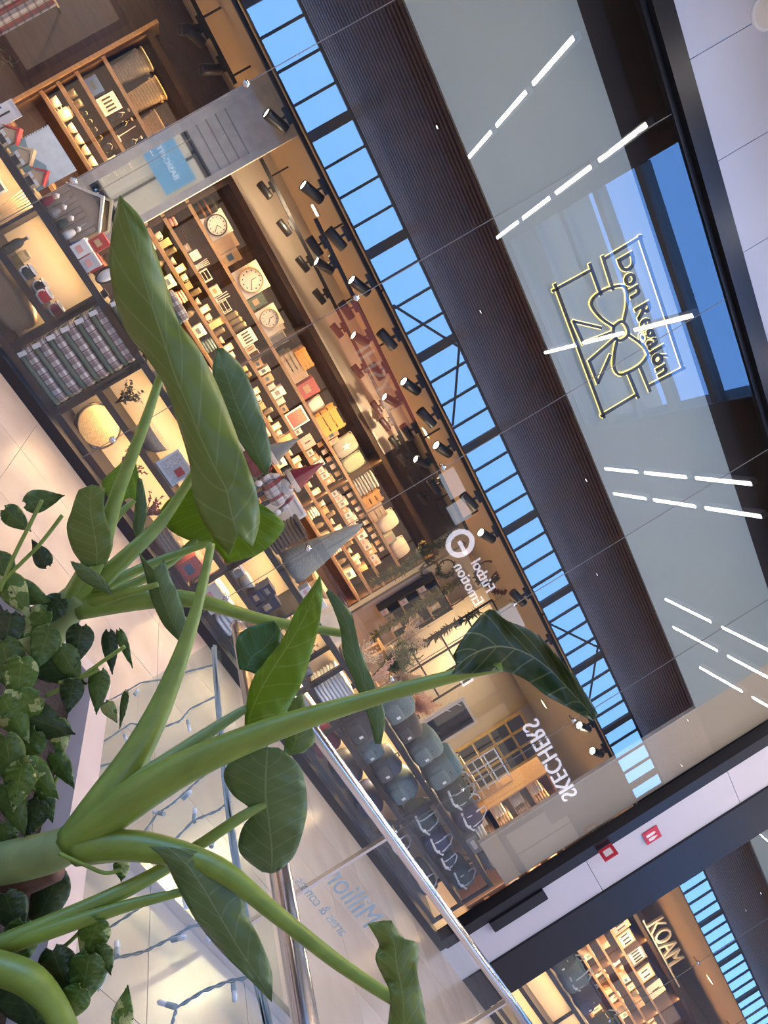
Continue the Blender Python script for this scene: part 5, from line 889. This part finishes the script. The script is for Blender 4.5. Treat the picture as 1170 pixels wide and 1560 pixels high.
# plant B (the one whose stems meet near the planter's far end)
petiole(pB, [(246, 567, 1.50, 6), (222, 640, 1.50, 8), (178, 755, 1.52, 11), (150, 840, 1.54, 16), (105, 925, 1.56, 20)]); petiole(pB, [(300, 712, 1.60, 6), (250, 790, 1.6, 9), (185, 855, 1.58, 13), (110, 922, 1.58, 17)]); petiole(pB, [(322, 826, 1.66, 5), (240, 855, 1.64, 7), (165, 890, 1.6, 9), (95, 925, 1.58, 12)]); petiole(pB, [(528, 966, 1.62, 6), (400, 944, 1.6, 9), (300, 915, 1.58, 12), (220, 912, 1.57, 17), (120, 925, 1.56, 20)]); petiole(pB, [(148, 812, 1.5, 5), (135, 855, 1.52, 8), (100, 925, 1.55, 12)]); petiole(pB, [(205, 762, 1.66, 4), (170, 800, 1.64, 6), (110, 915, 1.6, 9)])
petiole(pB, [(125, 905, 1.56, 24), (85, 945, 1.57, 30), (55, 985, 1.58, 30)], SHEATH, 'sheath')
leaf(pB, [[(183, 298)]*3, [(172, 345), (200, 350), (217, 335)], [(167, 400), (215, 410), (238, 388)], [(176, 460), (232, 465), (256, 443)], [(195, 508), (250, 520), (272, 490)], [(220, 540), (266, 570), (302, 530)], [(250, 585), (286, 618), (330, 585)], [(270, 640), (308, 672), (352, 640)], [(289, 705), (330, 718), (374, 700)], [(297, 765), (345, 745), (391, 750)], [(320, 812), (352, 778), (395, 795)], [(350, 846), (362, 815), (385, 833)]], 1.30, 1.44, LD, .35, .008, .06, 1)
leaf(pB, [[(300, 828), (322, 826), (345, 858)], [(265, 812), (325, 800), (390, 846)], [(243, 788), (330, 775), (421, 822)], [(255, 763), (335, 755), (433, 797)], [(285, 745), (340, 735), (405, 773)]], 1.70, 1.62, LB, .1, .006, 0, 2)
leaf(pB, [[(324, 560), (330, 530), (340, 530)], [(325, 585), (345, 570), (368, 558)], [(333, 622), (358, 610), (388, 600)], [(352, 652), (375, 650), (402, 640)], [(378, 692), (392, 690), (413, 690)], [(402, 722), (405, 723), (409, 722)]], 1.62, 1.72, LG, .3, .006, 0, 3); petiole(pB, [(352, 600, 1.67, 3), (345, 680, 1.7, 4), (330, 780, 1.72, 5), (240, 870, 1.66, 7), (110, 925, 1.6, 9)])
leaf(pB, [[(155, 732), (185, 705), (206, 700)], [(160, 752), (190, 735), (214, 735)], [(178, 768), (198, 758), (220, 768)]], 1.72, 1.70, LB, .2, .004, 0, 4)
leaf(pB, [[(210, 728), (213, 728), (216, 730)], [(206, 770), (214, 770), (224, 770)], [(203, 805), (210, 805), (221, 800)], [(212, 826), (214, 826), (216, 824)]], 1.66, 1.66, LG, .5, .003, 0, 5)
leaf(pB, [[(120, 746), (140, 738), (160, 743)], [(110, 775), (138, 775), (159, 778)], [(102, 805), (143, 805), (168, 808)], [(112, 840), (148, 835), (172, 832)], [(130, 864), (148, 862), (162, 858)]], 1.48, 1.5, LD, .2, .006, 0, 6)
leaf(pB, [[(212, 842), (235, 868), (250, 853)], [(222, 875), (242, 892), (260, 880)], [(232, 915), (252, 922), (272, 905)], [(252, 955), (268, 958), (282, 940)], [(286, 988)]*3], 1.5, 1.56, LG, .3, .004, 0, 7); petiole(pB, [(240, 890, 1.5, 4), (190, 905, 1.52, 6), (115, 925, 1.56, 9)])
leaf(pB, [[(108, 856), (110, 855), (112, 856)], [(122, 880), (132, 868), (142, 868)], [(145, 895), (152, 885), (160, 884)], [(172, 906)]*3], 1.46, 1.48, LG, .4, .003, 0, 8)
leaf(pB, [[(497, 903), (500, 898), (505, 900)], [(518, 955), (528, 945), (535, 935)], [(524, 1000), (540, 995), (548, 985)], [(545, 1050), (556, 1045), (565, 1030)], [(562, 1095), (574, 1090), (586, 1085)], [(572, 1133), (577, 1134), (581, 1133)]], 1.58, 1.5, LG, .3, .004, 0, 9)
# plant A (thick stems at the planter front)
petiole(pA, [(322, 828, 1.50, 6), (300, 925, 1.46, 9), (262, 1035, 1.42, 15), (215, 1135, 1.38, 22), (150, 1235, 1.34, 30), (110, 1290, 1.33, 30)]); petiole(pA, [(765, 1016, 1.22, 7), (690, 1030, 1.24, 10), (560, 1066, 1.26, 13), (420, 1110, 1.29, 19), (290, 1165, 1.31, 25), (190, 1225, 1.32, 30), (110, 1285, 1.33, 30)]); petiole(pA, [(377, 1078, 1.38, 6), (330, 1108, 1.37, 9), (250, 1165, 1.35, 15), (160, 1235, 1.33, 20), (110, 1285, 1.33, 22)], mat('petiole_pale', (.24, .33, .09), .4, 0, .15, 9))
petiole(pA, [(612, 1530, 1.10, 9), (520, 1470, 1.14, 11), (420, 1392, 1.19, 13), (330, 1322, 1.24, 17), (220, 1290, 1.29, 22), (120, 1292, 1.32, 26)]); petiole(pA, [(405, 1225, 1.36, 5), (370, 1243, 1.35, 8), (300, 1290, 1.33, 9), (230, 1335, 1.30, 11), (130, 1385, 1.27, 14), (-10, 1445, 1.25, 17)]); petiole(pA, [(285, 1357, 1.26, 6), (200, 1378, 1.26, 9), (100, 1410, 1.25, 12), (-15, 1450, 1.25, 14)]); petiole(pA, [(-20, 1470, 1.2, 24), (40, 1490, 1.18, 24), (80, 1530, 1.16, 20), (110, 1590, 1.14, 18)])
petiole(pA, [(130, 1275, 1.33, 24), (70, 1300, 1.34, 32), (-10, 1318, 1.36, 32)], SHEATH, 'sheath'); petiole(pA, [(90, 1325, 1.37, 16), (30, 1340, 1.38, 26), (-20, 1345, 1.39, 28)], DRY, 'dry_sheath')
leaf(pA, [[(487, 877)]*3, [(468, 905), (478, 905), (491, 905)], [(450, 932), (466, 935), (487, 948)], [(429, 976), (447, 970), (476, 989)], [(403, 1010), (424, 1005), (460, 1040)], [(384, 1036), (400, 1045), (446, 1066)], [(376, 1072), (385, 1078), (425, 1096)], [(372, 1110), (375, 1112), (380, 1118)]], 1.30, 1.38, LB, .3, .005, 0, 10); leaf(pA, [[(418, 945), (425, 955), (430, 968)], [(381, 955), (405, 985), (420, 990)], [(360, 975), (385, 1000), (405, 1018)], [(365, 1020), (375, 1022), (390, 1026)]], 1.40, 1.38, leafmat('leaf_mid', (.07, .16, .025), (.15, .26, .06), .3), .2, .005, 0, 11)
leaf(pA, [[(440, 1070), (450, 1062), (460, 1056)], [(436, 1100), (452, 1098), (470, 1092)], [(434, 1130), (450, 1130), (480, 1128)], [(432, 1150), (440, 1152), (462, 1146)]], 1.44, 1.42, LD, .3, .005, 0, 12)
leaf(pA, [[(688, 1026), (695, 1015), (690, 998)], [(722, 1026), (722, 995), (712, 962)], [(762, 1022), (758, 985), (745, 928)], [(798, 1034), (795, 992), (772, 945)], [(832, 1060), (832, 1015), (812, 962)], [(866, 1078), (862, 1045), (850, 1000)], [(890, 1092), (890, 1075), (882, 1040)], [(903, 1098), (906, 1095), (911, 1088)]], 1.20, 1.24, LK, -.5, .012, .04, 13)
leaf(pA, [[(385, 1142), (408, 1138), (425, 1139)], [(352, 1160), (406, 1165), (455, 1164)], [(341, 1182), (405, 1190), (464, 1190)], [(356, 1212), (405, 1215), (468, 1215)], [(385, 1236), (408, 1240), (467, 1240)], [(369, 1262), (412, 1270), (460, 1272)], [(365, 1298), (415, 1300), (446, 1306)], [(400, 1328), (414, 1330), (420, 1329)]], 1.34, 1.38, LG, .2, .006, 0, 14)
leaf(pA, [[(228, 1290), (255, 1290), (300, 1297)], [(252, 1312), (284, 1316), (332, 1324)], [(268, 1345), (308, 1350), (369, 1357)], [(298, 1400), (338, 1400), (374, 1390)], [(338, 1450), (368, 1450), (396, 1430)], [(388, 1500), (398, 1495), (413, 1480)], [(415, 1526)]*3], 1.24, 1.2, LG, .3, .006, 0, 15)
leaf(pA, [[(560, 1408), (582, 1402), (597, 1402)], [(578, 1438), (600, 1435), (612, 1428)], [(572, 1460), (604, 1468), (636, 1438)], [(586, 1492), (611, 1500), (636, 1482)], [(595, 1522), (614, 1522), (643, 1520)], [(590, 1575), (617, 1575), (652, 1575)]], 1.1, 1.08, LD, .4, .008, 0, 16)
# ================================================================== TRAILING VARIEGATED PLANT in the planter
PV = leafmat('pothos_variegated', (.15, .24, .03), (.24, .32, .07), .2, 5, (.58, .60, .2)); PG = leafmat('pothos_green', (.12, .19, .03), (.2, .27, .07), .2, 5); PD = leafmat('pothos_deep', (.055, .085, .022), (.11, .14, .045), .12, 5)
pv = thing('trailing_pothos', 'trailing pothos with variegated heart leaves filling the planter', 'plant')
def hleaf(cx, cy, ang, L_, wd, d, m_, tilt=.0, curl=.1):
    ca, sa = math.cos(R(ang)), math.sin(R(ang)); rows = []
    for v, k in ((-.12, .28), (0, .75), (.18, 1), (.42, .9), (.68, .55), (.88, .2), (1, 0)):
        c = (cx+ca*L_*(v-.4), cy+sa*L_*(v-.4)); o = (-sa*wd/2*k, ca*wd/2*k); m0 = (cx+ca*L_*(max(v, 0)-.4), cy+sa*L_*(max(v, 0)-.4)); rows.append([(c[0]-o[0], c[1]-o[1]), m0, (c[0]+o[0], c[1]+o[1])])
    return leaf(pv, rows, d, d+tilt, m_, .35, .003, curl*.1, cx)
for a in ((64, 762, -12, 58, 36, 1.5, PG), (24, 790, 40, 50, 34, 1.52, PG), (62, 845, -120, 44, 30, 1.55, PD), (24, 905, 60, 70, 46, 1.45, PV), (66, 985, 110, 66, 48, 1.42, PG), (30, 1035, 95, 76, 56, 1.4, PV), (120, 980, 100, 60, 44, 1.45, PD), (168, 990, 85, 62, 26, 1.5, PD), (190, 985, 70, 58, 16, 1.5, PG), (150, 1050, 95, 64, 34, 1.45, PG), (168, 1083, 60, 34, 24, 1.46, PV), (188, 1078, 100, 54, 12, 1.46, PG), (85, 1015, 30, 90, 60, 1.46, PD), (20, 1090, 60, 80, 60, 1.38, PV), (64, 1100, 20, 90, 62, 1.4, PD), (108, 1058, 100, 50, 38, 1.43, PD), (58, 1185, 45, 76, 50, 1.36, PV), (15, 1160, 80, 90, 54, 1.34, PG), (22, 1230, 70, 80, 46, 1.34, PG), (52, 1245, 110, 60, 40, 1.36, PD), (185, 1325, 90, 30, 26, 1.42, PV), (70, 1375, 115, 110, 56, 1.38, PD), (18, 1390, 70, 70, 60, 1.3, PD), (140, 1430, 110, 70, 50, 1.24, PV), (130, 1490, 100, 80, 60, 1.22, PG), (92, 1480, 70, 80, 60, 1.23, PD), (188, 1540, -80, 66, 34, 1.18, PV), (40, 1530, 60, 90, 80, 1.2, PD), (85, 1550, 50, 70, 50, 1.19, PG), (10, 1010, 80, 80, 60, 1.42, PG), (48, 950, 140, 70, 40, 1.46, PV), (12, 960, 100, 60, 50, 1.44, PD), (40, 1140, 120, 70, 50, 1.4, PG), (8, 1280, 80, 60, 44, 1.36, PG), (95, 1170, 60, 60, 34, 1.42, PG), (45, 905, 20, 60, 40, 1.47, PG), (78, 930, 130, 56, 40, 1.48, PD), (5, 870, 70, 60, 44, 1.46, PG), (105, 1010, 60, 60, 44, 1.44, PG), (35, 1075, 150, 64, 48, 1.38, PV), (90, 1120, 80, 54, 40, 1.41, PV), (28, 1195, 100, 70, 50, 1.33, PV), (70, 1225, 70, 50, 34, 1.37, PG), (30, 1440, 100, 80, 56, 1.28, PG), (110, 1530, 120, 64, 46, 1.2, PV), (160, 1460, 70, 44, 32, 1.23, PG)): hleaf(*a)
for pts in ([(95, 785), (60, 830), (20, 870), (-10, 905)], [(190, 985), (160, 1005), (110, 1040), (70, 1060)], [(150, 1020), (130, 1030), (90, 1040)], [(95, 1170), (60, 1230), (30, 1260)], [(185, 1325), (160, 1330), (130, 1318), (90, 1300)], [(140, 1400), (100, 1440), (40, 1480)], [(130, 1460), (80, 1500), (20, 1540)], [(64, 762), (45, 800), (20, 850), (0, 900)]): petiole(pv, [(x, y, 1.45 if y < 1300 else 1.28, 3) for x, y in pts], STEM, 'vine')
